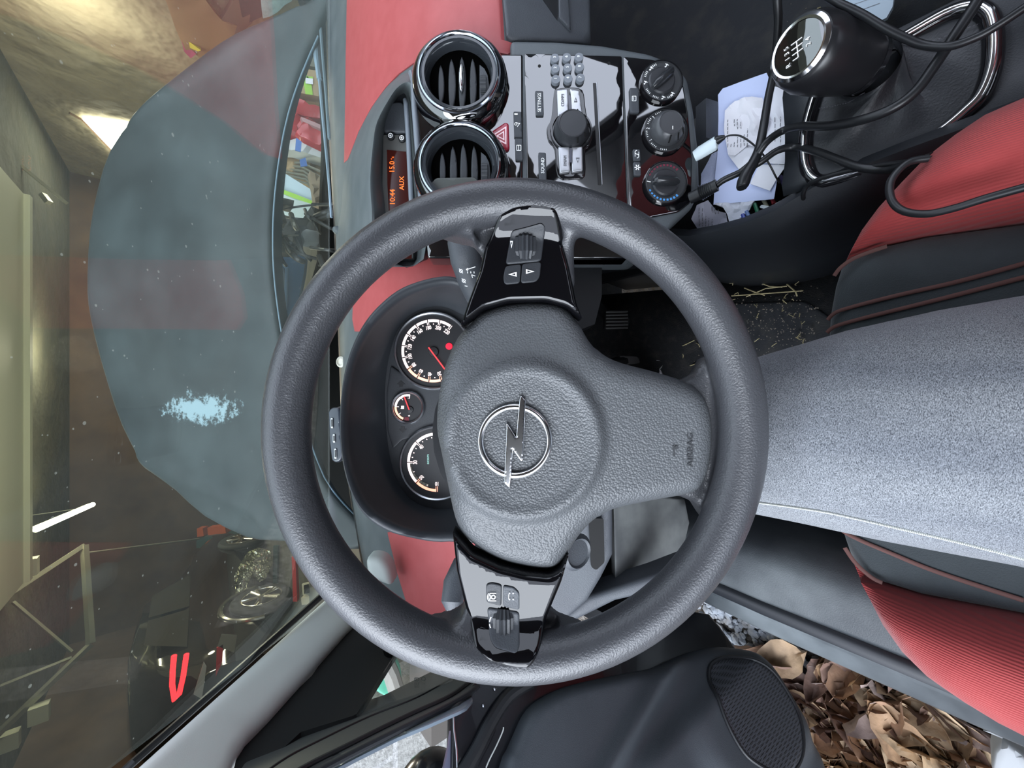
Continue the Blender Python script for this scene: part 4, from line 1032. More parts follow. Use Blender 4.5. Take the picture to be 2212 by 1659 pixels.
cable('charger_lead', 'black lead arching over the papers and along the gear boot up to the top edge', [(1600, 372, .50), (1625, 350, .49), (1655, 308, .475), (1690, 283, -.54), (1730, 273, -.55), (1790, 272, -.57), (1850, 262, -.585), (1920, 238, -.59), (1975, 200, -.59), (2020, 140, -.59), (2060, 80, -.59), (2100, 20, -.59), (2130, -30, -.59)], .0044)
cable('thin_lead', 'thin black lead sweeping over the gear boot from the top edge to the right edge', [(1775, -15, -.62), (1810, 6, -.62), (1860, 30, -.615), (1910, 60, -.61), (1950, 80, -.605), (1995, 97, -.60), (2050, 100, -.60), (2110, 80, -.60), (2160, 52, -.60), (2230, 5, -.60)], .0033)
cable('thin_lead', 'thin black lead curling from the console over the red seat bolster', [(2010, 343, -.625), (1960, 350, -.59), (1900, 357, -.575), (1830, 370, -.565), (1775, 385, -.558), (1745, 400, -.548), (1735, 425, -.535), (1750, 448, -.50), (1790, 468, -.45), (1850, 477, -.42)], .0024)
cable('thin_lead', 'black lead with a light sheen lying in a loop on the red seat bolster', [(2005, 342, -.63), (1960, 352, -.636), (1925, 390, -.642), (1925, 430, -.646), (1950, 455, -.648), (2000, 462, -.652), (2060, 450, -.655), (2130, 428, -.658), (2230, 400, -.66)], .0029)
cable('usb_cable', 'very thin black wire from the white plug looping under the thick leads', [(1566, 296, .515), (1580, 292, .51), (1600, 294, .505), (1622, 308, .50), (1645, 330, .50), (1662, 355, .505), (1676, 382, .51), (1684, 395, .515)], .0011)
ub = MB().tube([P(1500, 338, .545), P(1512, 330, .54), P(1545, 310, .522), P(1549, 308, .52)], [.008, .0095, .0095, .007], n=16, flat=.55, up=(0, 0, 1)).build('usb_plug', mat('plug_white', (.72, .82, .86), .35), None); tag(ub, 'white plug pushed in below the heater panel', 'plug')
MB().tube([P(1538, 310, .527), P(1552, 302, .52), P(1566, 296, .515)], [.006, .0055, .0025], n=12).build('plug_sleeve', cab, ub)
# ================================================================== floor, pedals, sill
carpet = mat('carpet_black', (.010, .011, .013), .9, bump=('noise', 500, .002, .8), var=((.028, .027, .026), 60, .5, .72))
mat_m = mat('mat_black', (.014, .016, .020), .75, bump=('noise', 400, .001, .6), var=((.035, .034, .032), 25, .5, .75))
fl = thing('car_floor', 'black carpeted car floor with sloping toe board', 'car floor', (.1, .2, .28))
def cstrip(x0, x1, sec, m, name, par, t=.01):
    rows = [[Vector((x, y, z)) for y, z in sec] for x in np.linspace(x0, x1, 6)]
    o = MB().strip(rows).build(name, m, par, smooth=50); solid(o, t); return o
sec = [(-.6, .27), (.0, .275), (.3, .28), (.42, .30), (.55, .37), (.66, .47), (.74, .58)]
cstrip(-.40, .205, sec, carpet, 'driver_carpet', fl)
cstrip(.50, 1.12, [(-.6, .29), (.1, .29), (.35, .30), (.5, .36), (.62, .46), (.72, .6)], mat_m, 'passenger_carpet', fl)
MB().box((.33, .70, .36), (1.7, .02, .56)).build('firewall', carpet, fl)
MB().box((-.335, .56, .45), (.02, .46, .40)).build('kick_panel', black_pl, fl)
fm = tag(MB().px(rnd([(1395, 760), (1420, 700), (1450, 665), (1560, 655), (1740, 650), (1800, 690), (1830, 780), (1800, 1130), (1640, 1130), (1500, 1110), (1400, 1000)], 14), Z(.288), t=.006, r=8, rd=.003, step=36).build('floor_mat', mat_m, None), 'dark textile floor mat with straw on it in the driver footwell', 'floor mat')
pe = thing('brake_pedal', 'ribbed black brake pedal left of the centre console', 'pedal', P(1335, 690, .8))
FPd = Flat(.79)
MB().px(rnd([(1308, 670), (1352, 668), (1361, 690), (1358, 708), (1306, 712)], 6), FPd, t=.012, r=4, rd=.002, step=10).build('pedal_pad', rubber, pe)
k = MB()
for i in range(6): k.tube([P(1309, 674 + i * 7, .786), P(1356, 673 + i * 7, .786)], .0022, n=8)
k.build('pad_ribs', mat('worn_rubber', (.10, .10, .10), .5), pe)
MB().tube([P(1330, 700, .81), P(1290, 660, .83), P(1240, 650, .80)], .012, n=10).build('pedal_arm', black_pl, pe)
pe2 = thing('clutch_pedal', 'grey pedal pad just visible above the paper scrap', 'pedal', P(1362, 778, .82))
MB().px(rnd([(1338, 768), (1378, 770), (1384, 784), (1340, 790)], 5), Flat(.81), t=.012, r=3, rd=.001, step=10).build('pedal_pad', mat('worn_rubber', (.10, .10, .10), .5), pe2)
MB().tube([P(1350, 780, .82), P(1300, 790, .80)], .012, n=10).build('pedal_arm', black_pl, pe2)
sheet('paper_scrap', 'torn white paper scrap on the driver floor mat near the pedals', 'paper', [(1402, 766), (1412, 769), (1418, 778), (1432, 779), (1437, 790), (1433, 798), (1437, 808), (1415, 806), (1402, 792)], Z(.30), paper_b, h=.012, wob=.008, fr=90, step=6, seed=21)
straw_m = mat('dry_straw', (.42, .36, .20), .7)
def straw(u0, v0, u1, v1, z=.297, r=.0011, S=None):
    S = S or Z(z)
    a, b = S.at(u0, v0), S.at(u1, v1); m_ = (a + b) / 2 + Vector((random.uniform(-.006, .006), random.uniform(-.006, .006), .003))
    o = MB().tube([a, m_, b], r, n=5).build('straw', straw_m, None)
    return tag(o, 'thin dry straw stalk lying on the dark driver footwell carpet', 'straw', 'straw stalks on the floor')
for q in ((1580, 639, 1735, 628), (1612, 641, 1700, 618), (1608, 622, 1652, 638), (1640, 610, 1690, 620), (1434, 784, 1460, 736), (1410, 716, 1436, 706), (1462, 748, 1500, 735), (1470, 752, 1474, 790), (1432, 718, 1448, 718), (1655, 612, 1625, 606), (1700, 614, 1722, 640), (1490, 790, 1520, 780)):
    straw(*q)
for i in range(46):
    u = random.uniform(1420, 1770); v = random.uniform(600, 800); a = random.uniform(0, pi); L = random.uniform(4, 14)
    if u < 1500 and v < 690: continue
    straw(u, v, u + L * cos(a), v + L * sin(a), r=.0007)
ZP = Z(.297)
for q in ((1408, 60, 1440, 15), (1440, 15, 1460, 22), (1800, 22, 1801, 34), (1772, 16, 1774, 24)):
    o = straw(*q, S=ZP); o['label'] = 'thin dry straw stalk on the passenger side carpet'; o['group'] = 'straw on the passenger carpet'
o = sheet('carpet_dust', 'scatter of pale crumbs and dust specks on the driver carpet', 'dust', [(1600, 660), (1602, 660), (1602, 662)], Z(.30), straw_m, h=.001)
bpy.data.objects.remove(o)
m_ = MB()
for i in range(420):
    if i % 3: u, v = random.uniform(1590, 1770), random.gauss(700, 45)
    else: u, v = random.uniform(1400, 1560), random.uniform(700, 830)
    p = Z(.295).at(u, v) + Vector((0, 0, .001)); s_ = random.uniform(.0006, .0016)
    m_.box(p, (s_, s_ * random.uniform(.5, 2), s_), Matrix.Rotation(random.uniform(0, pi), 3, 'Z'))
for i in range(60):
    p = Z(.299).at(random.uniform(1300, 1760), random.uniform(0, 150)); s_ = random.uniform(.0008, .0018)
    m_.box(p, (s_, s_, s_))
o = tag(m_.build('carpet_dust', mat('crumb', (.20, .17, .14), .8), None, smooth=0), 'scatter of pale crumbs and dust specks on the dark carpet', 'dust'); o['kind'] = 'stuff'
# sill
sill_m = mat('sill_plastic', (.045, .052, .058), .5, bump=('noise', 700, .0006, .5), var=((.13, .145, .15), 9, .48, .8))
sl = thing('door_sill', 'scuffed dark plastic door sill beside the driver seat', 'door sill', (-.34, .1, .42))
def along(name, ys, sec, m, par, t=.006, sm=50):
    rows = [[Vector(p) for p in sec(y)] for y in ys]
    o = MB().strip(rows).build(name, m, par, smooth=sm); solid(o, t); return o
cv = lerp([-.5, 0, .2, .35, .5], [-.004, 0, .004, .012, .03])
along('sill_trim', [-.5, -.3, -.1, 0, .1, .2, .28, .36, .44, .5], lambda y: [(-.235 + cv(y), y, .28), (-.245 + cv(y), y, .40), (-.255 + cv(y), y, .435), (-.275 + cv(y), y, .446), (-.325 + cv(y), y, .437), (-.333 + cv(y), y, .434)], sill_m, sl)
along('sill_seal', [-.5, -.3, -.1, 0, .1, .2, .3, .4, .5], lambda y: [(-.331 + cv(y), y, .43), (-.336 + cv(y), y, .438), (-.343 + cv(y), y, .440), (-.350 + cv(y), y, .436), (-.352 + cv(y), y, .42)], mat('seal_black', (.013, .015, .019), .4), sl)
along('sill_step', [-.5, -.3, -.1, 0, .1, .2, .3, .4, .5], lambda y: [(-.348 + cv(y), y, .40), (-.352 + cv(y), y, .415), (-.366 + cv(y), y, .412), (-.372 + cv(y), y, .404), (-.395 + cv(y), y, .395), (-.405 + cv(y), y, .38), (-.41 + cv(y), y, .30), (-.41 + cv(y), y, .18)], mat('dusty_step', (.035, .042, .048), .45, var=((.16, .18, .19), 7, .45, .75)), sl)
tag(MB().px([(2124, 1586), (2150, 1592), (2168, 1602), (2148, 1625), (2142, 1659), (2150, 1700), (2212, 1720), (2260, 1690), (2240, 1655), (2180, 1610)], Z(.16), t=.06, r=8, rd=.01, step=20).build('concrete_kerb', mat('pale_kerb', (.36, .37, .38), .7), None), 'rounded pale kerb stone on the ground at the lower right corner', 'kerb')
# ================================================================== driver seat and person
st = thing('driver_seat', 'driver seat with dark grey centre, thin brown stripes and red side bolsters', 'car seat', (-.02, -.1, .35))
def ribbed_red():
    m = mat('red_fabric', (.36, .034, .034), .75, bump=('wave', 170, .0010, .4), sheen=.3, var=((.42, .048, .046), 30, .3, .8)); return m
fab_g = mat('charcoal_fabric', (.030, .038, .042), .8, bump=('noise', 900, .0006, .7), sheen=.2, var=((.045, .055, .06), 25, .3, .75))
fab_b = mat('slate_fabric', (.035, .050, .068), .75, bump=('noise', 900, .0006, .7), sheen=.2)
redf = ribbed_red()
ZS = Z(.60)
def seat_xy(pts): return [(q.x, q.y) for q in (ZS.at(*p) for p in pts)]
inR = seat_xy([(1808, 560), (1850, 540), (1900, 522), (2000, 500), (2212, 470)])
inL = seat_xy([(1835, 1235), (1862, 1254), (1900, 1272), (1990, 1300), (2212, 1345)])
frt = seat_xy([(1792, 610), (1780, 670), (1775, 730), (1775, 800), (1778, 900), (1780, 1000), (1784, 1080), (1800, 1135), (1815, 1180)])
outR = seat_xy([(2212, 232), (2120, 270), (2060, 306), (1995, 350), (1940, 400), (1890, 448), (1850, 492), (1825, 530)])
outL = seat_xy([(1850, 1262), (1870, 1292), (1900, 1345), (1945, 1400), (2000, 1446), (2080, 1492), (2150, 1530), (2212, 1560)])
def smp(p, h): return Vector((p[0], p[1], .60 + h))
bk_ = -.42
ins = inR[::-1] + frt + inL
ins = [(ins[0][0] - .01, bk_), ] + ins + [(ins[-1][0] + .0, bk_)]
def sh(x, y):
    return -.012 * smooth01((y - .02) / .10) ** 2 - .006 * (1 - min(1, abs(x + .02) / .12))
MB().relief(ins, smp, .11, r=.022, rd=.018, step=.03, hf=lambda x, y: sh(x, y) - .004).build('seat_insert', fab_g, st, smooth=60)
bR = outR + inR + [(inR[-1][0] - .01, bk_), (outR[0][0] + .01, bk_)]
def bh(x, y):
    return .045 * smooth01((abs(x + .02) - .13) / .06) * (1 - .75 * smooth01((y - (-.02)) / .13)) 
MB().relief(bR, smp, .16, r=.035, rd=.035, step=.02, hf=bh).build('side_bolster', redf, st, smooth=60)
bL = inL[::-1] + outL
bL = [(inL[-1][0], bk_)] + bL + [(outL[-1][0] - .01, bk_)]
MB().relief(bL, smp, .16, r=.03, rd=.035, step=.02, hf=bh).build('side_bolster', redf, st, smooth=60)
stripe = mat('stripe_brown', (.12, .050, .042), .7)
def strp(px_, w=.0019, dz=.004):
    q = [ZS.at(*p) for p in cat(px_, 6, closed=False)]
    q = [Vector((p.x, p.y, .60 + sh(p.x, p.y) - .004 + dz * .3)) for p in q]
    m = MB().tube(q, w, n=8, flat=.35, up=(0, 0, 1)); return m
for px_ in ([(1781, 688), (1800, 672), (1840, 660), (1940, 636), (2080, 604), (2240, 560)], [(1779, 716), (1800, 702), (1860, 686), (1960, 662), (2080, 632), (2240, 590)], [(1797, 592), (1812, 574), (1840, 556), (1880, 541), (1915, 530)], [(1801, 1125), (1815, 1150), (1850, 1168), (1920, 1196), (2030, 1240), (2212, 1300)], [(1821, 1188), (1845, 1220), (1880, 1250), (1905, 1262)]):
    strp(px_).build('stripe', stripe, st)['label'] = 'thin brown piping stripe'
bkr = MB().relief([(-.24, 0), (.20, 0), (.22, .3), (.17, .62), (-.21, .62), (-.26, .3)], lambda p, h: Vector((p[0], -.40 - p[1] * .42 + h * .9, .62 + p[1] * .9 + h * .4)), .09, r=.05, rd=.04, step=.06)
bkr.build('backrest', fab_g, st, smooth=60)
pn_ = thing('person', 'person in faded grey-blue jeans sitting on the driver seat, one thigh under the steering wheel', 'person', (-.03, -.1, .6))
jm = mat('denim', (.10, .12, .17), .85, sheen=.25)
nt = jm.node_tree; b = nt.nodes['Principled BSDF']
g = N(jm, 'ShaderNodeTexCoord')
mp_ = N(jm, 'ShaderNodeMapping'); mp_.inputs['Rotation'].default_value = (0, 0, radians(40)); mp_.inputs['Scale'].default_value = (1, 2.4, 1)
nt.links.new(g.outputs['Object'], mp_.inputs[0])
n1 = N(jm, 'ShaderNodeTexNoise'); n1.inputs['Scale'].default_value = 900; n1.inputs['Detail'].default_value = 3; nt.links.new(mp_.outputs[0], n1.inputs['Vector'])
n2 = N(jm, 'ShaderNodeTexNoise'); n2.inputs['Scale'].default_value = 9; n2.inputs['Detail'].default_value = 4
mp2 = N(jm, 'ShaderNodeMapping'); mp2.inputs['Scale'].default_value = (3, .6, 1); nt.links.new(g.outputs['Object'], mp2.inputs[0]); nt.links.new(mp2.outputs[0], n2.inputs['Vector'])
c1 = N(jm, 'ShaderNodeValToRGB'); c1.color_ramp.elements[0].position = .30; c1.color_ramp.elements[0].color = (.038, .045, .058, 1); c1.color_ramp.elements[1].position = .72; c1.color_ramp.elements[1].color = (.40, .42, .44, 1)
nt.links.new(n1.outputs['Fac'], c1.inputs[0])
mx = N(jm, 'ShaderNodeMix'); mx.data_type = 'RGBA'; mx.blend_type = 'MULTIPLY'; mx.inputs[0].default_value = .6
c2 = N(jm, 'ShaderNodeValToRGB'); c2.color_ramp.elements[0].position = .35; c2.color_ramp.elements[0].color = (.45, .48, .55, 1); c2.color_ramp.elements[1].position = .65; c2.color_ramp.elements[1].color = (1, 1, 1, 1)
nt.links.new(n2.outputs['Fac'], c2.inputs[0]); nt.links.new(c1.outputs[0], mx.inputs[6]); nt.links.new(c2.outputs[0], mx.inputs[7]); nt.links.new(mx.outputs[2], b.inputs['Base Color'])
bn = N(jm, 'ShaderNodeBump'); bn.inputs['Distance'].default_value = .0015; bn.inputs['Strength'].default_value = .5; nt.links.new(n1.outputs['Fac'], bn.inputs['Height']); nt.links.new(bn.outputs[0], b.inputs['Normal'])
jb = MB()
L1 = [P(1398, 915, .84), P(1420, 918, .70), P(1440, 925, .58), P(1462, 940, .485), P(1520, 948, .435), P(1600, 945, .395), P(1720, 938, .345), P(1860, 932, .315), P(2040, 928, .295), P(2212, 928, .285), Vector((-.03, -.10, .665)), Vector((-.06, -.26, .68)), Vector((-.08, -.34, .70))]
R1 = [.052, .056, .060, .066, .071, .0735, .0765, .084, .092, .0985, .100, .12, .12]
jb.tube(L1, R1, n=36, up=(.05, .3, 1))
jb.tube([Vector((-.10, -.34, .71)), Vector((-.12, -.30, .70)), Vector((-.26, -.24, .70)), Vector((-.42, -.18, .69)), Vector((-.50, -.17, .64)), Vector((-.55, -.22, .40)), Vector((-.58, -.26, .14))], [.11, .115, .10, .078, .07, .058, .05], n=28)
jb.tube([Vector((-.09, -.34, .68)), Vector((-.09, -.36, .80)), Vector((-.09, -.38, .88))], [.15, .15, .14], n=28, flat=.75, up=(0, 1, 0))
jo = jb.build('jeans', jm, pn_, smooth=80)
remesh(jo, .006, 6, .5)
# double stitched inseam along the left flank of the thigh
from mathutils.bvhtree import BVHTree
dg_ = bpy.context.evaluated_depsgraph_get(); dg_.update()
je = jo.evaluated_get(dg_); jme = je.to_mesh(); jw = WORLD[jo.name]
bvh = BVHTree.FromPolygons([v_.co + jw for v_ in jme.vertices], [tuple(p_.vertices) for p_ in jme.polygons])
sm_ = MB(); q = []
for u, v in cat([(1638, 1090), (1700, 1098), (1780, 1110), (1860, 1127), (1960, 1150), (2080, 1178), (2212, 1212), (2280, 1232)], 10, closed=False):
    for dv_ in range(0, 90, 2):
        hit = bvh.ray_cast(EYE, ray(u, v - dv_).normalized())
        if hit[0] is not None:
            hit = bvh.ray_cast(EYE, ray(u, v - dv_ - 4).normalized()); q.append(hit[0] + (EYE - hit[0]).normalized() * .001); break
for i in range(len(q) - 1):
    for j in range(3):
        a, b_ = q[i].lerp(q[i + 1], (j + .1) / 3), q[i].lerp(q[i + 1], (j + .75) / 3)
        sm_.tube([a, b_], .0009, n=6)
sm_.build('seam_stitching', mat('pale_thread', (.62, .64, .60), .6), pn_)['label'] = 'pale stitching along the trouser seam'
sh_ = MB().tube([P(1400, 915, .80) + Vector((0, -.05, -.01)), P(1398, 912, .85), Vector((-.07, .53, .315)), Vector((-.07, .60, .33))], [.035, .045, .045, .03], n=20, flat=.8, up=(0, 0, 1))
sh_.build('shoe', mat('dark_shoe', (.03, .03, .03), .5), pn_)
MB().tube([Vector((-.09, -.38, .86)), Vector((-.09, -.42, 1.05)), Vector((-.09, -.44, 1.22)), Vector((-.09, -.43, 1.30))], [.145, .155, .17, .08], n=28, flat=.62, up=(0, 1, 0)).build('jacket', mat('navy_jacket', (.02, .025, .04), .8), pn_)

# ================================================================== open driver door
dr = thing('driver_door', 'open driver door with dark plastic trim and an oval mesh speaker grille', 'car door', P(1400, 1550, .68))
DP = Plane3((1000, 1480, .53), (1560, 1330, .736), (1773, 1656, .62))
shell = mat('door_shell_black', (.008, .009, .012), .25, coat=.4)
MB().px([(990, 1520), (1000, 1502), (1020, 1488), (1042, 1466), (1150, 1440), (1400, 1400), (1490, 1330), (1520, 1312), (1556, 1318), (1580, 1345), (1606, 1380), (1640, 1425), (1690, 1530), (1775, 1700), (1800, 1900), (1100, 2100), (985, 1900), (988, 1659)], DP, t=.03, r=6, rd=.003, step=60, h=-.03).build('door_shell', shell, dr)
trimo = cat([(1094, 1659), (1110, 1620), (1123, 1590), (1145, 1542), (1176, 1510), (1240, 1479), (1335, 1457), (1430, 1438), (1490, 1412), (1540, 1397), (1590, 1402), (1635, 1428), (1668, 1470), (1706, 1535), (1745, 1600), (1773, 1659), (1800, 1800), (1600, 2000), (1200, 2050), (1050, 1850)], 3)
def th(u, v):
    # swelling round the loudspeaker and the map pocket ridge
    r = math.hypot((u - 1606) / 105., (v - 1545) / 140.)
    h = .014 * (1 - smooth01((r - .95) / .5))
    d = ((u - 1330) * .80 + (v - 1659) * .60)                # diagonal ridge
    h += .012 * math.exp(-((u - (1445 - (v - 1440) * .62)) / 22.) ** 2) * (1 if v > 1420 else .3)
    e = (v - 1659) + (u - 1340) * .55
    h += .018 * smooth01((u + v * .9 - 2830) / 60.) * smooth01((u - 1330) / 90.)
    return h
door_m = mat('door_plastic', (.050, .058, .066), .5, bump=('noise', 1000, .0004, .5), var=((.065, .075, .085), 10, .3, .8))
MB().px(trimo, DP, t=.03, r=26, rd=.014, step=14, hf=th).build('door_trim', door_m, dr, smooth=60)
spk = cat([(1519, 1454), (1532, 1431), (1564, 1423), (1606, 1434), (1638, 1457), (1667, 1499), (1690, 1547), (1698, 1598), (1693, 1640), (1672, 1668), (1640, 1668), (1605, 1652), (1571, 1624), (1539, 1566), (1519, 1502)], 4)
mesh_m = mat('speaker_mesh', (.01, .01, .012), .5)
nt = mesh_m.node_tree; g = N(mesh_m, 'ShaderNodeTexCoord'); vz = N(mesh_m, 'ShaderNodeTexVoronoi'); vz.inputs['Scale'].default_value = 330; vz.inputs['Randomness'].default_value = .0
c1 = N(mesh_m, 'ShaderNodeValToRGB'); c1.color_ramp.elements[0].position = .3; c1.color_ramp.elements[0].color = (.001, .001, .001, 1); c1.color_ramp.elements[1].position = .5; c1.color_ramp.elements[1].color = (.05, .055, .065, 1)
nt.links.new(g.outputs['Object'], vz.inputs['Vector']); nt.links.new(vz.outputs['Distance'], c1.inputs[0]); nt.links.new(c1.outputs[0], nt.nodes['Principled BSDF'].inputs['Base Color'])
MB().px(spk, DP, t=.02, r=10, rd=.004, step=16, h=.003, hf=th).build('speaker_grille', mesh_m, dr)
MB().tube([DP.at(u, v) + DP.n * (.001 + th(u, v)) for u, v in spk], .003, n=8, closed=True).build('grille_ring', black_pl, dr)
MB().tube([DP.at(*p) - DP.n * .012 for p in cat([(1056, 1659), (1064, 1640), (1078, 1612), (1092, 1580), (1094, 1570)], 4, closed=False)], .0009, n=6).build('wiring_edge', mat('pale_thread', (.62, .64, .60), .6), dr)
MB().tube([DP.at(*p) - DP.n * .022 for p in cat([(1000, 1690), (1040, 1620), (1070, 1560), (1110, 1500), (1160, 1468)], 4, closed=False)], [.006, .010, .011, .010, .006] + [.006] * 0 if False else .009, n=10).build('door_seal', rubber, dr)
for u, v in ((1057, 1521), (1082, 1484)):
    MB().lathe(DP.at(u, v) - DP.n * .029, DP.n, [(.0022, 0), (.002, .002), (0, .003)], 12).build('screw', satin, dr)
MB().px([(962, 1700), (975, 1659), (985, 1610), (990, 1570), (993, 1560), (1000, 1600), (1003, 1640), (998, 1660), (985, 1672), (985, 1700)], DP, t=.01, step=30, h=-.04).build('outer_skin_edge', mat('violet_grey_paint', (.17, .17, .24), .3, coat=.5), dr)
MB().tube([DP.at(*p) - DP.n * .028 for p in ((990, 1528), (992, 1575), (998, 1620), (1000, 1660))], .0013, n=6).build('edge_bead', satin, dr)
mi = thing('door_mirror', 'glossy black outside mirror housing at the bottom edge of the photo', 'mirror', P(930, 1740, .8))
MB().ball(P(928, 1742, .80), .104, 28, (1, .7, .8)).build('mirror_housing', shell, mi, smooth=80)
# ================================================================== pillar, quarter window, seals
pil_m = mat('pillar_trim', (.84, .87, .84), .7, bump=('noise', 1400, .0003, .4))
pl = thing('windscreen_pillar', 'pale grey windscreen pillar trim on the driver side', 'pillar', P(600, 1480, .65))
PP = Plane3((702, 1289, .90), (283, 1659, .42), (758, 1349, .84))
class Lift:                                       # same plane moved along its normal
    def __init__(s, S, h): s.S = S; s.h = h; s.n = S.n
    def at(s, u, v): return s.S.at(u, v)
MB().px([(760, 1238), (702, 1289), (500, 1467), (283, 1659), (-160, 2050), (300, 2050), (470, 1720), (507, 1652), (517, 1624), (545, 1579), (591, 1534), (674, 1443), (758, 1349), (830, 1285)], PP, t=.02, r=34, rd=.016, step=40).build('pillar_trim', pil_m, pl, smooth=70)
QP = Plane3((758, 1349, .86), (530, 1659, .46), (1018, 1492, .575))
qp = thing('quarter_window', 'small triangular quarter window with a black frame in front of the driver door', 'car window', P(820, 1450, .7))
MB().px([(740, 1350), (674, 1443), (591, 1520), (545, 1565), (510, 1620), (495, 1690), (560, 1640), (650, 1560), (762, 1526), (770, 1522), (848, 1404), (900, 1330), (800, 1290)], QP, t=.012, step=40, h=-.012).build('black_panel', mat('matt_black', (.004, .004, .005), .7), qp)
glass_m = bpy.data.materials.new('clear_glass'); glass_m.use_nodes = True; nt = glass_m.node_tree
nt.nodes.remove(nt.nodes['Principled BSDF']); out = nt.nodes['Material Output']
def glassy(m, dust, dusty_col, tint=(1, 1, 1), seed=0., fl_scale=1.):
    nt = m.node_tree; out = nt.nodes['Material Output']
    tr = N(m, 'ShaderNodeBsdfTransparent'); tr.inputs[0].default_value = (*tint, 1)
    gl_ = N(m, 'ShaderNodeBsdfGlossy'); gl_.inputs['Roughness'].default_value = 0.0
    lw_ = N(m, 'ShaderNodeLayerWeight'); lw_.inputs[0].default_value = .5
    pw = N(m, 'ShaderNodeMath'); pw.operation = 'POWER'; pw.inputs[1].default_value = 5; nt.links.new(lw_.outputs['Facing'], pw.inputs[0])
    fr = N(m, 'ShaderNodeMath'); fr.operation = 'MULTIPLY_ADD'; fr.inputs[1].default_value = .96; fr.inputs[2].default_value = .04; nt.links.new(pw.outputs[0], fr.inputs[0])
    ms = N(m, 'ShaderNodeMixShader'); nt.links.new(fr.outputs[0], ms.inputs[0]); nt.links.new(tr.outputs[0], ms.inputs[1]); nt.links.new(gl_.outputs[0], ms.inputs[2])
    if dust <= 0: nt.links.new(ms.outputs[0], out.inputs[0]); return
    df = N(m, 'ShaderNodeBsdfDiffuse'); df.inputs[0].default_value = (*dusty_col, 1)
    tl_ = N(m, 'ShaderNodeBsdfTranslucent'); tl_.inputs[0].default_value = (*dusty_col, 1)
    ad = N(m, 'ShaderNodeMixShader'); ad.inputs[0].default_value = .5; nt.links.new(df.outputs[0], ad.inputs[1]); nt.links.new(tl_.outputs[0], ad.inputs[2])
    g = N(m, 'ShaderNodeTexCoord')
    nz = N(m, 'ShaderNodeTexNoise'); nz.inputs['Scale'].default_value = 7 * fl_scale; nz.inputs['Detail'].default_value = 8; nt.links.new(g.outputs['Object'], nz.inputs['Vector'])
    c1 = N(m, 'ShaderNodeMapRange'); c1.inputs[1].default_value = .35; c1.inputs[2].default_value = .75; c1.inputs[3].default_value = dust * .6; c1.inputs[4].default_value = dust * 1.6; nt.links.new(nz.outputs['Fac'], c1.inputs[0])
    vz = N(m, 'ShaderNodeTexVoronoi'); vz.inputs['Scale'].default_value = 70 * fl_scale; nt.links.new(g.outputs['Object'], vz.inputs['Vector'])
    n3 = N(m, 'ShaderNodeTexNoise'); n3.inputs['Scale'].default_value = 30; nt.links.new(g.outputs['Object'], n3.inputs['Vector'])
    th_ = N(m, 'ShaderNodeMapRange'); th_.inputs[1].default_value = .45; th_.inputs[2].default_value = .75; th_.inputs[3].default_value = 0; th_.inputs[4].default_value = .16; nt.links.new(n3.outputs['Fac'], th_.inputs[0])
    lt = N(m, 'ShaderNodeMath'); lt.operation = 'LESS_THAN'; nt.links.new(vz.outputs['Distance'], lt.inputs[0]); nt.links.new(th_.outputs[0], lt.inputs[1])
    ml = N(m, 'ShaderNodeMath'); ml.operation = 'MULTIPLY_ADD'; ml.inputs[1].default_value = .22; nt.links.new(lt.outputs[0], ml.inputs[0]); nt.links.new(c1.outputs[0], ml.inputs[2])
    m2 = N(m, 'ShaderNodeMixShader'); nt.links.new(ml.outputs[0], m2.inputs[0]); nt.links.new(ms.outputs[0], m2.inputs[1]); nt.links.new(ad.outputs[0], m2.inputs[2]); nt.links.new(m2.outputs[0], out.inputs[0])
glassy(glass_m, .03, (.7, .75, .72))
MB().px([(848, 1404), (770, 1522), (900, 1480), (1010, 1440), (1100, 1380), (900, 1330)], QP, t=.003, step=60, h=-.012).build('glass', glass_m, qp, smooth=0)
SP_ = Plane3((758, 1525, .66), (530, 1659, .46), (1018, 1480, .565))
sl2 = thing('door_frame_seal', 'dark grey door frame moulding with grooved seals curving down to the door hinge', 'seal', P(860, 1530, .6))
so_o = [(520, 1659), (545, 1618), (590, 1575), (650, 1546), (720, 1531), (760, 1521), (829, 1499), (890, 1469), (937, 1446), (1000, 1420), (1060, 1440), (1045, 1466), (1030, 1482), (1015, 1496), (990, 1516), (918, 1546), (861, 1572), (760, 1620), (675, 1659), (560, 1740), (460, 1860), (420, 1830), (470, 1740)]
MB().px(so_o, SP_, t=.003, r=8, rd=.002, step=24).build('moulding', mat('moulding_grey', (.060, .066, .066), .55, bump=('noise', 1200, .0003, .4)), sl2)
for pts_, r_, h_, m__, nm in (([(430, 1840), (500, 1735), (600, 1650), (700, 1596), (800, 1548), (900, 1508), (984, 1461), (1020, 1440)], .0016, .0003, black_pl, 'groove'), ([(500, 1790), (620, 1685), (760, 1610), (880, 1550), (970, 1508), (1022, 1470)], .0035, .0008, rubber, 'seal_lip'), ([(480, 1840), (600, 1720), (720, 1650), (850, 1584), (940, 1540), (1012, 1500), (1030, 1484)], .0032, 0., dark_pl, 'seal_lip')):
    MB().tube([SP_.at(*p) + SP_.n * h_ for p in cat(pts_, 5, closed=False)], r_, n=8).build(nm, m__, sl2)
MB().px([(760, 1612), (861, 1568), (918, 1542), (1010, 1490), (1018, 1492), (1019, 1502), (1005, 1518), (990, 1526), (925, 1554), (861, 1580), (770, 1624), (700, 1660)], SP_, t=.003, r=2, rd=.001, step=24, h=-.004).build('painted_flange', mat('flange_paint', (.26, .32, .38), .3, coat=.4), sl2)
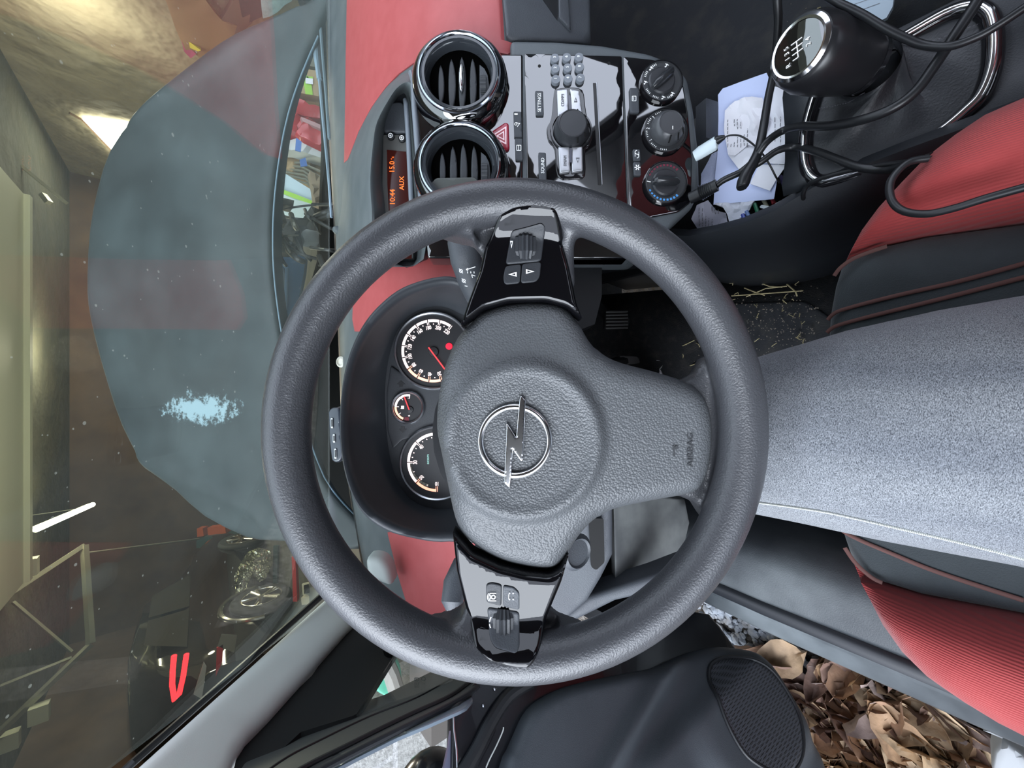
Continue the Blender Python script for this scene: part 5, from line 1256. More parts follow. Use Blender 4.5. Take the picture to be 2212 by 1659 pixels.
# ================================================================== windscreen, wiper, cowl
ws = thing('windscreen', 'dusty windscreen looking out into the garage', 'windscreen', (.35, .8, .85))
WSp = Vector((0, 1.02, .85)); WSn = Vector((0, sin(radians(34)), cos(radians(34))))
WS = Plane(WSp, WSn)
wn = -WS.n
wg = bpy.data.materials.new('dusty_glass'); wg.use_nodes = True; wg.node_tree.nodes.remove(wg.node_tree.nodes['Principled BSDF'])
glassy(wg, .020, (.80, .82, .72), tint=(.93, .97, .94))
def wsp(y, x): return Vector((x, y, .85 - (y - 1.02) * math.tan(radians(34))))
a = [wsp(1.06, -.56), wsp(1.06, 1.25), wsp(.42, .98), wsp(.30, -.30)]
pl_ = MB(); off = WSn * .004
pl_.add(a + [p + off for p in a], [(0, 1, 2, 3), (7, 6, 5, 4), (0, 4, 5, 1), (1, 5, 6, 2), (2, 6, 7, 3), (3, 7, 4, 0)])
pl_.build('glass_pane', wg, ws, smooth=0)
Bv = lerp([-420, 0, 300, 500, 700, 900, 1050, 1200, 1300, 1500], [716, 718, 726, 737, 745, 752, 768, 792, 815, 860])
vs_ = list(range(-420, 1460, 40))
rows = [[P(Bv(v) - 13, v, dd(Bv(v)) + .10) for v in vs_], [P(Bv(v) - 9, v, dd(Bv(v)) + .03) for v in vs_], [P(Bv(v) + 4, v, dd(Bv(v)) + .015) for v in vs_]]
fr_ = MB().strip(rows).build('black_border', mat('frit_black', (.002, .002, .002), .4), ws); solid(fr_, .003)
MB().tube([P(265, 1668, .425), P(283, 1651, .43), P(500, 1460, .60), P(702, 1281, .89), P(735, 1252, .95)], [.0045, .0045, .0055, .007, .007], n=8).build('side_seal', black_pl, ws)
wi = thing('windscreen_wiper', 'blue-grey windscreen wiper resting at the base of the glass on the passenger side', 'wiper', P(688, 150, 1.02))
wm = mat('wiper_metal', (.20, .27, .33), .35)
MB().tube([P(676, 62, 1.06), P(681, 90, 1.055), P(684, 120, 1.05), P(687, 150, 1.045), P(690, 172, 1.04)], [.008, .009, .009, .007, .007], n=6).build('wiper_arm', wm, wi)
MB().tube([P(690, 172, 1.04), P(693, 205, 1.035), P(698, 260, 1.03), P(705, 330, 1.02), P(711, 400, 1.01), P(716, 470, 1.0)], [.004, .0042, .004, .004, .0035, .003], n=6).build('wiper_blade', wm, wi)
MB().tube([P(674, 44, 1.06), P(680, 50, 1.06), P(688, 80, 1.055), P(692, 110, 1.05), P(695, 170, 1.045)], [.009, .010, .006, .007, .006], n=8).build('arm_joint', black_pl, wi)
tag(MB().tube([P(684, -60, 1.05), P(688, 0, 1.04), P(697, 120, 1.03), P(704, 200, 1.02), P(711, 300, 1.0)], .004, n=6).build('second_wiper_blade', mat('blade_grey', (.12, .17, .2), .4), None), 'slim grey second wiper blade along the lower edge of the windscreen beside the wiper', 'strip')  # second wiper blade along the base of the glass
cw = thing('cowl_panel', 'black scuttle panel below the windscreen', 'car body panel', (.3, 1.1, .78))
rows = [[P(Bv(v) - 4, v, 1.01), P(Bv(v) - 12, v, 1.06), P(Bv(v) - 14, v, 1.12), P(Bv(v) + 30, v, 1.2)] for v in range(-420, 1330, 50)]
o = MB().strip(rows).build('cowl_strip', black_pl, cw); solid(o, .004)
ph = thing('mobile_phone', 'dark mobile phone lying edge-on behind the cluster hood with its charging port showing', 'phone', P(722, 938, .62))
m = MB(); a, b = P(719, 884, .60), P(727, 994, .60)
m.tube([a, a.lerp(b, .04), a.lerp(b, .96), b], [.007, .0098, .0098, .007], n=20, flat=1.0, up=-FW)
body = m
hb = MB().px(rnd([(708, 888), (716, 880), (734, 880), (742, 985), (733, 1001), (716, 998), (711, 960)], 8), Flat(.60), t=.12, r=5, rd=.004, step=14).build('phone_body', mat('phone_blue_black', (.035, .042, .055), .22, coat=.3), ph)
for (u, v, w_) in ((716.5, 914, 11), (721, 947, 9), (724, 980, 11)):
    MB().px(rnd([(u - 2.6, v - w_), (u + 2.6, v - w_), (u + 3, v + w_), (u - 2.2, v + w_)], 2), Flat(.598), t=.001, r=.8, rd=.0003, step=6, h=.0).build('port' if w_ == 9 else 'speaker_slot', mat('port_silver', (.5, .5, .5), .2, metal=1.), ph)
    MB().px(rnd([(u - 1.4, v - w_ + 3), (u + 1.4, v - w_ + 3), (u + 1.7, v + w_ - 3), (u - 1.1, v + w_ - 3)], 1.3), Flat(.5975), t=.0005, step=6, h=0.).build('port_hole', black_pl, ph)
# glass etching beside the lower corner
for q_ in (rect(744, 1126, 753, 1152),):
    k = MB(); Sg = Plane(WSp - WSn * .002, WSn)
    for (u, v, du, dv) in ((745, 1128, 8, 0), (745, 1128, 0, 24), (753, 1128, 0, 24), (745, 1152, 8, 0), (749, 1140, 0, 12), (744, 1118, 6, 0)): bar(k, u, v, du, dv, 1.3, Sg, .0)
    o = k.build('glass_etching', black_pl, ws, smooth=0); solid(o, .0005)
# ================================================================== open bonnet
bn_ = thing('bonnet', 'dusty dark blue-grey bonnet propped open in front of the windscreen', 'bonnet', (.4, 1.5, .95))
hx = radians(36)
HP = Plane((0, 1.08, .83), (0, -sin(hx), cos(hx)))
ho_px = [(712, -60), (690, 10), (672, 60), (640, 150), (615, 240), (600, 330), (591, 420), (588, 500), (590, 580), (598, 660), (610, 740), (630, 830), (655, 930), (690, 1035), (730, 1095), (772, 1140), (784, 1165), (772, 1195), (700, 1192), (620, 1178), (570, 1175), (520, 1168), (430, 1120), (370, 1062), (320, 1022), (300, 1000), (262, 920), (235, 830), (210, 730), (197, 660), (195, 600), (200, 500), (215, 410), (240, 325), (290, 250), (350, 185), (410, 130), (470, 80), (530, 45), (600, 18), (660, -20), (690, -70)]
hm = mat('bonnet_paint', (.030, .046, .058), .42, coat=.12, spec=.35)
nt = hm.node_tree; b = nt.nodes['Principled BSDF']; b.inputs['Coat Roughness'].default_value = .2
g = N(hm, 'ShaderNodeTexCoord'); n1 = N(hm, 'ShaderNodeTexNoise'); n1.inputs['Scale'].default_value = 5; n1.inputs['Detail'].default_value = 10; nt.links.new(g.outputs['Object'], n1.inputs['Vector'])
c1 = N(hm, 'ShaderNodeValToRGB'); c1.color_ramp.elements[0].position = .3; c1.color_ramp.elements[0].color = (.012, .017, .018, 1); c1.color_ramp.elements[1].position = .8; c1.color_ramp.elements[1].color = (.040, .052, .054, 1)
nt.links.new(n1.outputs['Fac'], c1.inputs[0])
# dried splash on the paint
ctr = HP.at(440, 883)
oc = sum((HP.at(*p) for p in ho_px), Vector()) / len(ho_px)
dv = N(hm, 'ShaderNodeVectorMath'); dv.operation = 'SUBTRACT'; 
mpz = N(hm, 'ShaderNodeMapping'); mpz.inputs['Scale'].default_value = (17, 5.2, 5.2)
nt.links.new(g.outputs['Object'], dv.inputs[0]); nt.links.new(dv.outputs[0], mpz.inputs[0])
ln = N(hm, 'ShaderNodeVectorMath'); ln.operation = 'LENGTH'; nt.links.new(mpz.outputs[0], ln.inputs[0])
n2 = N(hm, 'ShaderNodeTexNoise'); n2.inputs['Scale'].default_value = 45; n2.inputs['Detail'].default_value = 8; n2.inputs['Roughness'].default_value = .75; nt.links.new(g.outputs['Object'], n2.inputs['Vector'])
sm2 = N(hm, 'ShaderNodeMath'); sm2.operation = 'MULTIPLY_ADD'; sm2.inputs[1].default_value = 2.4; nt.links.new(n2.outputs['Fac'], sm2.inputs[0]); nt.links.new(ln.outputs[1] if len(ln.outputs) > 1 else ln.outputs[0], sm2.inputs[2])
rg = N(hm, 'ShaderNodeMapRange'); rg.inputs[1].default_value = 1.62; rg.inputs[2].default_value = 1.86; rg.inputs[3].default_value = .85; rg.inputs[4].default_value = 0.; nt.links.new(sm2.outputs[0], rg.inputs[0])
mx = N(hm, 'ShaderNodeMix'); mx.data_type = 'RGBA'; nt.links.new(rg.outputs[0], mx.inputs[0]); nt.links.new(c1.outputs[0], mx.inputs[6]); mx.inputs[7].default_value = (.22, .31, .34, 1)
nt.links.new(mx.outputs[2], b.inputs['Base Color'])
def hcrown(u, v):
    h = .035 * (1 - ((v - 590) / 640.) ** 2) - .02
    # swage line near the passenger side edge
    d = (u - 300) * .58 + (v - 240) * .81
    h += .006 * math.exp(-(d / 14.) ** 2) * (1 if 280 < u < 640 else 0)
    d2 = (u - 290) * -.42 + (v - 990) * .9
    h += .006 * math.exp(-(d2 / 12.) ** 2) * (1 if 290 < u < 560 else 0)
    return h
hob = MB().px(cat(ho_px, 2), HP, t=.02, r=14, rd=.012, step=16, hf=hcrown).build('bonnet_skin', hm, bn_, smooth=60)
arr_c = WORLD[hob.name]
dv.inputs[1].default_value = tuple(ctr + HP.n * .01 - arr_c)
rear = [HP.at(*p) + HP.n * (hcrown(*p) - .016) for p in cat(ho_px[2:16], 3, closed=False)]
MB().tube(rear, .0028, n=8).build('rear_edge', mat('edge_paint', (.12, .19, .24), .25, coat=.5), bn_)
MB().tube([HP.at(330, 236), HP.at(420, 172), HP.at(520, 108)], .001, n=4)
# ================================================================== garage things seen past the bonnet
bc = thing('black_car', 'black car with a lit red tail lamp parked in the garage on the left', 'car', (-3.8, 7.3, 0))
bp = mat('black_car_paint', (.012, .009, .009), .08, coat=1., spec=.6)
def carsec(y):
    # half profile heights by y (rear at 5.1)
    hood_ = lerp([5.1, 5.25, 5.6, 6.2, 7.6, 8.3, 8.9, 9.6], [1.05, 1.22, 1.52, 1.66, 1.64, 1.15, 1.02, .75])
    return hood_(y)
xs0, xs1 = -4.72, -2.93
rows = []
for y in (5.08, 5.12, 5.25, 5.45, 5.7, 6.0, 6.4, 7.0, 7.6, 7.95, 8.3, 8.8, 9.3, 9.6):
    z1 = carsec(y); k_ = 1 if 5.1 < y < 9.5 else .9
    cxx = (xs0 + xs1) / 2; hw = (xs1 - xs0) / 2 * (.93 if y < 5.15 or y > 9.4 else 1)
    zb = .35; zs = min(1.0, z1 - .05)
    sec_ = [(0, zb), (hw * .9, zb), (hw, .5), (hw * 1.01, .75), (hw * .985, zs - .05), (hw * .95, zs), (hw * (.95 - .18 * (z1 - zs)), zs + (z1 - zs) * .55), (hw * (.92 - .3 * (z1 - zs)), z1 - .05), (hw * (.75 - .2 * (z1 - zs)), z1), (0, z1 + .02)]
    full = [Vector((cxx + x, y, z)) for x, z in sec_] + [Vector((cxx - x, y, z)) for x, z in sec_[::-1][1:-1]]
    rows.append(full + [full[0]])
bb_ = MB().strip(rows); n0 = len(rows[0])
bb_.add(rows[0][:-1], [tuple(range(n0 - 1))]); bb_.add(rows[-1][:-1], [tuple(range(n0 - 1))])
bb_.build('body', bp, bc, smooth=45)
SX = X(-2.91)
MB().add([Vector((-3.0, y, z)) for y, z in ((5.75, 1.12), (6.7, 1.10), (6.7, 1.50), (6.1, 1.50))], [(0, 1, 2, 3)]).add([Vector((-3.0, y, z)) for y, z in ((6.78, 1.10), (7.9, 1.08), (7.45, 1.50), (6.78, 1.50))], [(0, 1, 2, 3)]).build('side_glass', mat('dark_glass', (.03, .035, .03), .03, coat=1.), bc, smooth=0)
wc_ = Vector((-2.98, 6.15, .35))
def wheel(par, c, r, ax=Vector((1, 0, 0))):
    w = MB().lathe(c - ax * .12, ax, [(r * .62, -.0), (r * .9, 0), (r * .985, .03), (r, .06), (r * .992, .07), (r, .08), (r, .115), (r * .992, .12), (r, .13), (r, .165), (r * .992, .17), (r, .18), (r * .985, .21), (r * .92, .235), (r * .68, .235), (r * .66, .20)], 48).build('tyre', mat('tyre_grey', (.035, .037, .036), .7), par)
    hb_ = MB().lathe(c - ax * .12, ax, [(r * .68, .235), (r * .67, .24), (r * .64, .22), (r * .62, .12), (0, .12)], 40).build('rim_barrel', mat('rim_dark', (.05, .05, .05), .3, metal=.8), par)
    s_ = MB(); e1 = Vector((0, 1, 0)); e2 = Vector((0, 0, 1))
    for i in range(5):
        for q in (-.14, .14):
            a_ = 2 * pi * i / 5 + .3; d = e1 * cos(a_) + e2 * sin(a_); d2 = e1 * cos(a_ + q) + e2 * sin(a_ + q)
            s_.tube([c + ax * .10 + d * r * .1, c + ax * .115 + d2 * r * .63], [.028, .018], n=8)
    s_.tube([c + ax * .112 + (e1 * cos(2 * pi * k / 40) + e2 * sin(2 * pi * k / 40)) * r * .645 for k in range(40)], .012, n=8, closed=True)
    s_.lathe(c + ax * .08, ax, [(.05, 0), (.05, .04), (0, .045)], 20)
    s_.build('alloy_spokes', mat('alloy', (.72, .70, .62), .2, metal=1.), par)
wheel(bc, wc_, .36); wheel(bc, Vector((-2.98, 8.7, .35)), .36)
MB().tube([Vector((-2.925, 6.15 + .45 * cos(t), .35 + .45 * sin(t))) for t in np.linspace(0.05, pi - .05, 20)], .03, n=8).build('arch_lip', mat('arch_chrome', (.25, .24, .2), .2, metal=.8), bc)
lm = mat('tail_glow', (.8, .01, .02), .3, emit=(1, .015, .02), es=2.6)
BK = Plane((0, 5.06, 0), (0, 1, 0))
m = MB(); m.tube([BK.at(*p) for p in ((376, 1416), (373, 1450), (372, 1480), (377, 1512), (387, 1500), (396, 1460), (403, 1413))], .022, n=8); m.build('tail_lamp', lm, bc)['label'] = 'lit red tail lamp'
MB().px([(468, 1400), (482, 1392), (480, 1430), (466, 1462)], BK, t=.02, step=30).build('reflector', mat('red_reflector', (.4, .02, .03), .2, coat=1), bc)
MB().px([(478, 1370), (512, 1372), (506, 1410), (470, 1396)], BK, t=.01, step=30).build('bumper_trim', chrome, bc)
MB().px([(418, 1500), (440, 1430), (446, 1440), (436, 1510)], BK, t=.01, step=30).build('number_plate', mat('plate_grey', (.35, .35, .32), .3), bc)
# shelf items near the far left
def item(name, lab, cat__, pts_, d, m, t=.1, r=0, group=None):
    o = MB().px(pts_, Flat(d), t=t, r=r, rd=r * .004, step=60).build(name, m, None, smooth=35); return tag(o, lab, cat__, group)
teal = mat('teal_steel', (.05, .09, .09), .4); orange_m = mat('orange_plastic', (.5, .10, .03), .4); brown_m = mat('carton_brown', (.30, .19, .10), .8)
item('wall_shelf', 'dark teal steel shelf on the garage wall behind the black car', 'shelf', [(424, 1168), (440, 1160), (520, 1153), (620, 1170), (620, 1182), (512, 1180), (424, 1184)], 8.2, teal, .4)
item('storage_box', 'orange storage box on the wall shelf, left of the other orange one', 'box', [(425, 1142), (438, 1141), (440, 1158), (426, 1160)], 8.3, orange_m, .15)
item('storage_box', 'orange storage box on the wall shelf, nearest the bonnet edge', 'box', [(448, 1140), (486, 1136), (488, 1152), (449, 1156)], 8.3, orange_m, .15)
item('white_carton', 'long white carton under the wall shelf', 'box', [(440, 1185), (500, 1176), (500, 1188), (440, 1197)], 7.6, mat('carton_white', (.6, .62, .55), .6), .15)
item('brown_carton', 'brown carton with pale print below the long white carton', 'box', [(440, 1199), (502, 1188), (502, 1206), (442, 1214)], 7.6, brown_m, .15)
item('yellow_bottle', 'yellow bottle standing above the black car roof', 'bottle', [(432, 1232), (440, 1226), (452, 1226), (458, 1240), (455, 1256), (432, 1258)], 7.5, mat('yellow_plastic', (.55, .38, .05), .4), .1, 3)
item('red_white_pole', 'red and white striped pole near the steering wheel rim', 'pole', [(630, 1203), (638, 1203), (642, 1300), (633, 1300)], 4.6, mat('pole_red', (.42, .04, .04), .5), .05)
item('framed_notice', 'small framed notice with a dark symbol near the pillar', 'sign', [(652, 1262), (674, 1256), (676, 1284), (654, 1286)], 4.6, mat('notice_cream', (.6, .58, .44), .6), .02)
item('notice_picture', 'dark picture inside the framed notice', 'sign', [(656, 1265), (666, 1262), (668, 1281), (657, 1283)], 4.57, black_pl, .01)
item('cream_box', 'small cream box below the framed notice', 'box', [(650, 1292), (668, 1288), (670, 1305), (652, 1307)], 4.6, mat('cream_box', (.62, .58, .44), .6), .1)
reflection = mat('crumpled_reflection', (.75, .78, .60), .12, metal=.9, bump=('noise', 6, .12, 1.))  # shiny sheet standing in for the reflection on the black car side
item('reflection_sheet', 'crumpled shiny silver-green reflection modelled as a sheet beside the black car', 'reflection', [(500, 1258), (520, 1215), (536, 1192), (556, 1184), (584, 1190), (588, 1216), (574, 1250), (560, 1258), (545, 1240), (528, 1280), (505, 1284)], 5.85, reflection, .02)
item('teal_post', 'teal steel post beside the crumpled reflection', 'post', [(590, 1180), (600, 1180), (598, 1278), (589, 1278)], 6.0, teal, .05)
# right side of the garage
WW = Plane((4.2, 0, 0), (1, 0, 0))
for nm, lab, pts_, m__, t in (('cardboard_sheet', 'large brown cardboard sheet leaning against the right garage wall', [(350, -20), (430, -20), (480, 45), (520, 60), (440, 130), (400, 110), (378, 60)], brown_m, .02),
                              ('brown_sack', 'brown sack standing between the cardboard and the dark cloth', [(470, 55), (500, 10), (515, -20), (530, -20), (545, 55), (500, 90), (478, 75)], mat('sack_brown', (.17, .13, .10), .9), .08),
                              ('dark_cloth', 'dark teal cloth hanging on the right garage wall', [(512, -20), (560, -20), (566, 35), (530, 60), (522, 30)], mat('cloth_teal', (.03, .06, .06), .8), .04),
                              ('plastic_bag', 'pale blue plastic bag above the bonnet edge', [(560, -25), (640, -25), (630, 8), (600, 25), (568, 40)], mat('bag_blue', (.42, .60, .66), .35, bump=('noise', 8, .04, .8)), .06),
                              ('pink_strap', 'pink strap dangling below the cardboard sheet', [(392, 88), (402, 84), (412, 108), (424, 118), (412, 128), (398, 112)], mat('pink_cloth', (.5, .10, .22), .7), .01),
                              ('yellow_strap', 'yellow strap beside the pink one below the cardboard sheet', [(404, 88), (412, 91), (434, 104), (428, 110), (410, 104)], mat('yellow_cloth', (.65, .55, .05), .7), .01)):
    tag(MB().px(pts_, WW, t=t, step=30, hf=lambda u, v: .05 * noise.noise(Vector((u / 40, v / 40, 0)))).build(nm, m__, None), lab, nm.replace('_', ' '))
# things low down, seen in the gap under the bonnet
YP = Plane((0, 4.2, 0), (0, 1, 0))
def low(name, lab, cat__, pts_, m, t=.15, y=4.2, r=0, wob=0., group=None):
    S = Plane((0, y * .74, 0), (0, 1, 0))
    o = MB().px(pts_, S, t=t, r=r, rd=r * .004 if r else 0, step=14, hf=(lambda u, v: wob * noise.noise(Vector((u / 14., v / 14., y)))) if wob else None).build(name, m, None, smooth=35)
    return tag(o, lab, cat__, group)
card = mat('cardboard', (.40, .29, .16), .8)
lime = mat('lime_tape', (.35, .62, .08), .5)
b_ = low('cardboard_box', 'brown cardboard box sealed with lime green tape, seen under the right part of the bonnet', 'box', [(600, 140), (722, 158), (800, 165), (800, 225), (722, 214), (600, 192)], card, .4)
for q in ([(628, 142), (652, 146), (672, 176), (676, 205), (660, 203), (656, 176), (630, 168)], [(600, 158), (676, 166), (676, 178), (600, 172)]):
    MB().px(q, Plane((0, 3.101, 0), (0, 1, 0)), t=.004, step=30).build('tape', lime, b_)
MB().px([(660, 168), (676, 170), (676, 182), (660, 180)], Plane((0, 3.093, 0), (0, 1, 0)), t=.002, step=30).build('label_sticker', paper_b, b_)
low('shelf_board', 'dull grey board behind the cardboard box', 'board', [(600, 100), (722, 125), (800, 135), (800, 160), (722, 152), (600, 130)], mat('board_grey', (.20, .19, .14), .8), .1, 4.4)
low('red_bumper', 'red painted car panel lying above the broken red bumper', 'car part', [(612, 205), (640, 206), (668, 224), (712, 232), (718, 262), (672, 252), (618, 242)], mat('car_red', (.42, .03, .035), .3, coat=.6), .15, 4.15, 2, .04)
low('red_bumper', 'broken red bumper with a paler lower strip', 'car part', [(605, 250), (640, 248), (690, 266), (722, 284), (722, 326), (690, 316), (640, 290), (600, 276)], mat('car_red', (.42, .03, .035), .3, coat=.6), .15, 4.05, 2, .05)
low('metal_strip', 'dull pink metal strip across the broken red bumper', 'car part', [(650, 252), (656, 254), (712, 278), (720, 288), (710, 286), (654, 262)], mat('pinkish_metal', (.45, .26, .26), .4), .03, 3.98)
low('white_bin_bag', 'white sheet of packaging with a blue band beside the red bumper', 'packaging', [(604, 304), (640, 298), (690, 314), (712, 330), (716, 348), (690, 340), (640, 324), (610, 322)], mat('pack_white', (.62, .66, .64), .5), .12, 4.1, 0, .04)
low('blue_tape', 'blue band across the white packaging', 'tape', [(640, 298), (652, 302), (650, 328), (638, 324)], mat('tape_blue', (.10, .22, .55), .5), .01, 3.95)
low('folded_cardboard', 'crumpled brown cardboard between the white packaging and the steel pipes', 'cardboard', [(602, 330), (640, 330), (690, 345), (718, 352), (800, 360), (800, 480), (700, 440), (680, 400), (640, 380), (612, 350)], card, .1, 4.3, 0, .06)
low('blue_label', 'small blue label on the crumpled cardboard', 'label', [(648, 345), (660, 340), (664, 358), (650, 360)], mat('tape_blue', (.1, .22, .55), .5), .01, 4.1)
for i in range(6):
    tag(MB().tube([P(592 + i * 2, 350 + i * 6, 2.85), P(650 + i * 3, 352 + i * 9, 2.8), P(705, 376 + i * 14, 2.75)], .009, n=8).build('steel_pipe', galv, None), 'dull steel pipe in the bundle lying under the bonnet', 'pipe', 'bundle of steel pipes')
low('polystyrene_box', 'pale blue polystyrene box edged with lime green tape', 'box', [(592, 368), (618, 376), (676, 412), (676, 440), (640, 432), (592, 412)], mat('poly_blue', (.50, .62, .66), .7), .3, 3.7)
for q in ([(592, 402), (640, 420), (680, 436), (678, 442), (636, 428), (592, 410)], [(604, 372), (612, 374), (608, 408), (602, 406)]):
    tag(MB().px(q, Plane((0, 2.723, 0), (0, 1, 0)), t=.004, step=30).build('lime_tape', lime, None), ('long' if len(q) > 5 else 'short') + ' strip of lime green tape on the pale blue polystyrene box', 'tape', 'lime tape strips')
en = thing('engine', 'cluttered engine bay with hoses, battery and reservoirs below the open bonnet', 'engine', (.35, 1.6, .6))
em_ = mat('engine_metal', (.16, .155, .12), .5, metal=.4); eb = mat('engine_plastic', (.02, .022, .02), .45)
S = Plane((0, 1.6, 0), (0, 1, 0))
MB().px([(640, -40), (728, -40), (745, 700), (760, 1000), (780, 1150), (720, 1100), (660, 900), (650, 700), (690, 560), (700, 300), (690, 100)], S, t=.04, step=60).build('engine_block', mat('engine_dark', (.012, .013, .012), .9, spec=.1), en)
for q, mm, nm in (([(655, 498), (662, 494), (690, 500), (690, 524), (660, 522), (654, 512)], mat('battery_label', (.55, .58, .56), .5), 'battery'), ([(600, 520), (612, 516), (636, 522), (640, 546), (600, 545)], em_, 'intake'),
                  ([(600, 450), (612, 452), (620, 480), (604, 486)], em_, 'reservoir'), ([(606, 425), (636, 432), (634, 446), (608, 440)], em_, 'bracket'), ([(640, 500), (650, 498), (656, 540), (642, 545)], eb, 'reservoir')):
    MB().px(q, Plane((0, 1.58, 0), (0, 1, 0)), t=.06, step=20, r=2, rd=.004).build(nm, mm, en)
rr = random.Random(4)
low('red_panel', 'flat red car panel with a dark hole lying nearest the windscreen', 'car part', [(655, 262), (700, 284), (722, 300), (722, 330), (700, 320), (660, 300), (640, 284)], mat('car_red', (.42, .03, .035), .3, coat=.6), .05, 3.7, 2, .03)
low('brown_rag', 'crumpled brown cloth below the polystyrene box', 'cloth', [(668, 372), (700, 385), (722, 400), (722, 470), (706, 452), (680, 440), (676, 410)], mat('rag_brown', (.22, .17, .11), .9), .05, 3.5, 0, .05)
low('dark_crate', 'dark crate behind the cardboard box and red panels', 'crate', [(600, 60), (730, 60), (800, 70), (800, 560), (730, 540), (600, 520)], mat('crate_dark', (.045, .045, .038), .8), .05, 5.2, 0, .08)
for i in range(34):
    u0, v0 = rr.uniform(595, 690), rr.uniform(440, 720); a_ = rr.uniform(-.6, 1.4); L = rr.uniform(30, 110)
    if u0 < 640 and v0 > 540: continue
    q = [(u0, v0, 1.15), (min(720, u0 + L * .5 * abs(cos(a_))), v0 + L * .4 * sin(a_), 1.12), (min(725, u0 + L * abs(cos(a_))), v0 + L * sin(a_) * .6, 1.14)]
    MB().tube([P(*p) for p in cat(q, 6, closed=False)], rr.choice((.003, .005, .008)), n=8).build('hose', rr.choice((eb, em_, eb)), en)
bf = thing('blue_panel_frame', 'blue painted steel frame seen under the middle of the bonnet', 'frame', P(620, 620, 1.6))
bm_ = mat('blue_paint', (.10, .19, .30), .3, coat=.4)
MB().px([(590, 548), (660, 548), (656, 590), (646, 640), (632, 700), (620, 760), (598, 760), (592, 640)], Flat(1.55), t=.02, step=30).build('panel', bm_, bf)
MB().px(rnd([(588, 574), (606, 572), (616, 590), (612, 660), (604, 760), (588, 760)], 8), Flat(1.53), t=.01, step=30).build('panel_opening', mat('dusty_blue', (.20, .25, .27), .5), bf)
MB().tube([P(588, 566, 1.52), P(606, 564, 1.52), P(620, 580, 1.52), P(618, 640, 1.52), P(608, 770, 1.52)], .007, n=8).build('panel_rib', mat('blue_light', (.25, .40, .55), .3, coat=.4), bf)
# clutter inside the crescent of the wheel
MB().px([(650, 640), (690, 600), (745, 700), (755, 860), (700, 860), (672, 800)], Flat(1.75), t=.05, step=40).build('engine_cover', mat('olive_tarp', (.10, .12, .05), .8), en)
tool_m = [mat('tool_%d' % i, c, .35, metal=.3) for i, c in enumerate(((.5, .5, .4), (.08, .10, .09), (.35, .08, .05), (.6, .62, .6)))]
for i in range(16):
    u = rr.uniform(692, 735); v = 905 + i * 11 + rr.uniform(-3, 3)
    tag(MB().tube([P(u, v, 2.345), P(u + rr.uniform(8, 26), v + rr.uniform(-3, 4), 2.345)], rr.uniform(.004, .012), n=6).build('small_tool', tool_m[i % 4], None), 'small metal tool in the clutter seen through the upper left part of the wheel', 'tool', 'tools beyond the bonnet')
tag(MB().px([(680, 860), (905, 860), (905, 1150), (700, 1150)], Flat(2.35), t=.05, step=60).build('tool_board', mat('board_green', (.07, .09, .075), .7), None), 'dark green board behind the small tools', 'board')
tag(MB().box((-1.42, 1.66, .13), (.42, .22, .28)).build('wooden_crate', mat('crate_wood', (.09, .08, .07), .8), None, smooth=0), 'low wooden crate under the green watering can', 'crate')
can = thing('watering_can', 'green plastic watering can seen through the quarter window', 'watering can', (-1.35, 1.7, .3))
YC = Plane((0, 1.68, 0), (0, 1, 0))
MB().px(cat([(806, 1468), (822, 1440), (850, 1425), (868, 1440), (870, 1500), (845, 1510), (822, 1502), (808, 1488)], 4), YC, t=.12, r=8, rd=.03, step=12).build('can_body', mat('green_plastic', (.10, .42, .28), .35), can)
MB().px(circ(830, 1452, 9, 20, 12), Plane((0, 1.66, 0), (0, 1, 0)), t=.01, step=10).build('can_opening', black_pl, can)
tag(MB().tube([YC.at(828, 1420), YC.at(845, 1455), YC.at(856, 1490)], .035, n=10).build('grey_pipe', mat('dusty_pipe', (.24, .23, .2), .7), None), 'dusty grey pipe leaning over the green watering can', 'pipe')
k = MB(); 
for q in ((895, 1450, 9, 0), (895, 1456, 9, 0), (895, 1450, 0, 6), (904, 1450, 0, 6), (898, 1450, 0, 6)): bar(k, *q, 1.2, QP, -.010)
arcmb(k, 914, 1452, 3.6, 4.8, 0, 360, QP, -.010, 16)
for i in range(3): bar(k, 896 + i * 4, 1460, 0, 5, 1, QP, -.010)
ink(k, 'glass_marking', qp, mat('etch_grey', (.06, .07, .07), .5))
# ================================================================== car shell around the cabin (roof, far door, rear)
sh1 = thing('car_roof', 'pale headliner of the car roof above the seats', 'car roof', (.3, -.6, 1.38))
rows = [[Vector((x, y, 1.385 - .03 * ((x - .31) / .57) ** 2 - .02 * ((y + .6) / 1) ** 2)) for x in np.linspace(-.26, .87, 8)] for y in np.linspace(.24, -1.7, 10)]
o = MB().strip(rows).build('headliner', mat('headliner_grey', (.40, .42, .40), .85), sh1); solid(o, .02)
sh2 = thing('passenger_door', 'dark passenger door trim on the far side of the cabin', 'car door', (1.1, 0, .6))
MB().box((1.12, .0, .62), (.05, 1.25, .66)).build('door_trim', door_m, sh2)
MB().tube([(1.10, -.62, .95), (1.0, -.58, 1.2), (.88, -.52, 1.37)], .035, n=8).build('window_pillar', dark_pl, sh2)
sh3 = thing('rear_bulkhead', 'dark rear part of the cabin behind the seats', 'car body', (.3, -1.6, .7))
MB().box((.32, -1.6, .62), (1.6, .06, .75)).build('rear_panel', dark_pl, sh3)
MB().box((1.05, -1.15, 1.0), (.06, .95, .75)).build('rear_side', dark_pl, sh3)
ps = thing('passenger_seat', 'passenger seat with red bolsters beyond the centre console', 'car seat', (.68, -.3, .35))
MB().relief(rnd([(.50, -.5), (.50, -.12), (.56, -.04), (.84, -.04), (.92, -.12), (.92, -.5)], .04), lambda p, h: Vector((p[0], p[1], .55 + h)), .12, r=.04, rd=.03, step=.05).build('seat_cushion', fab_g, ps)
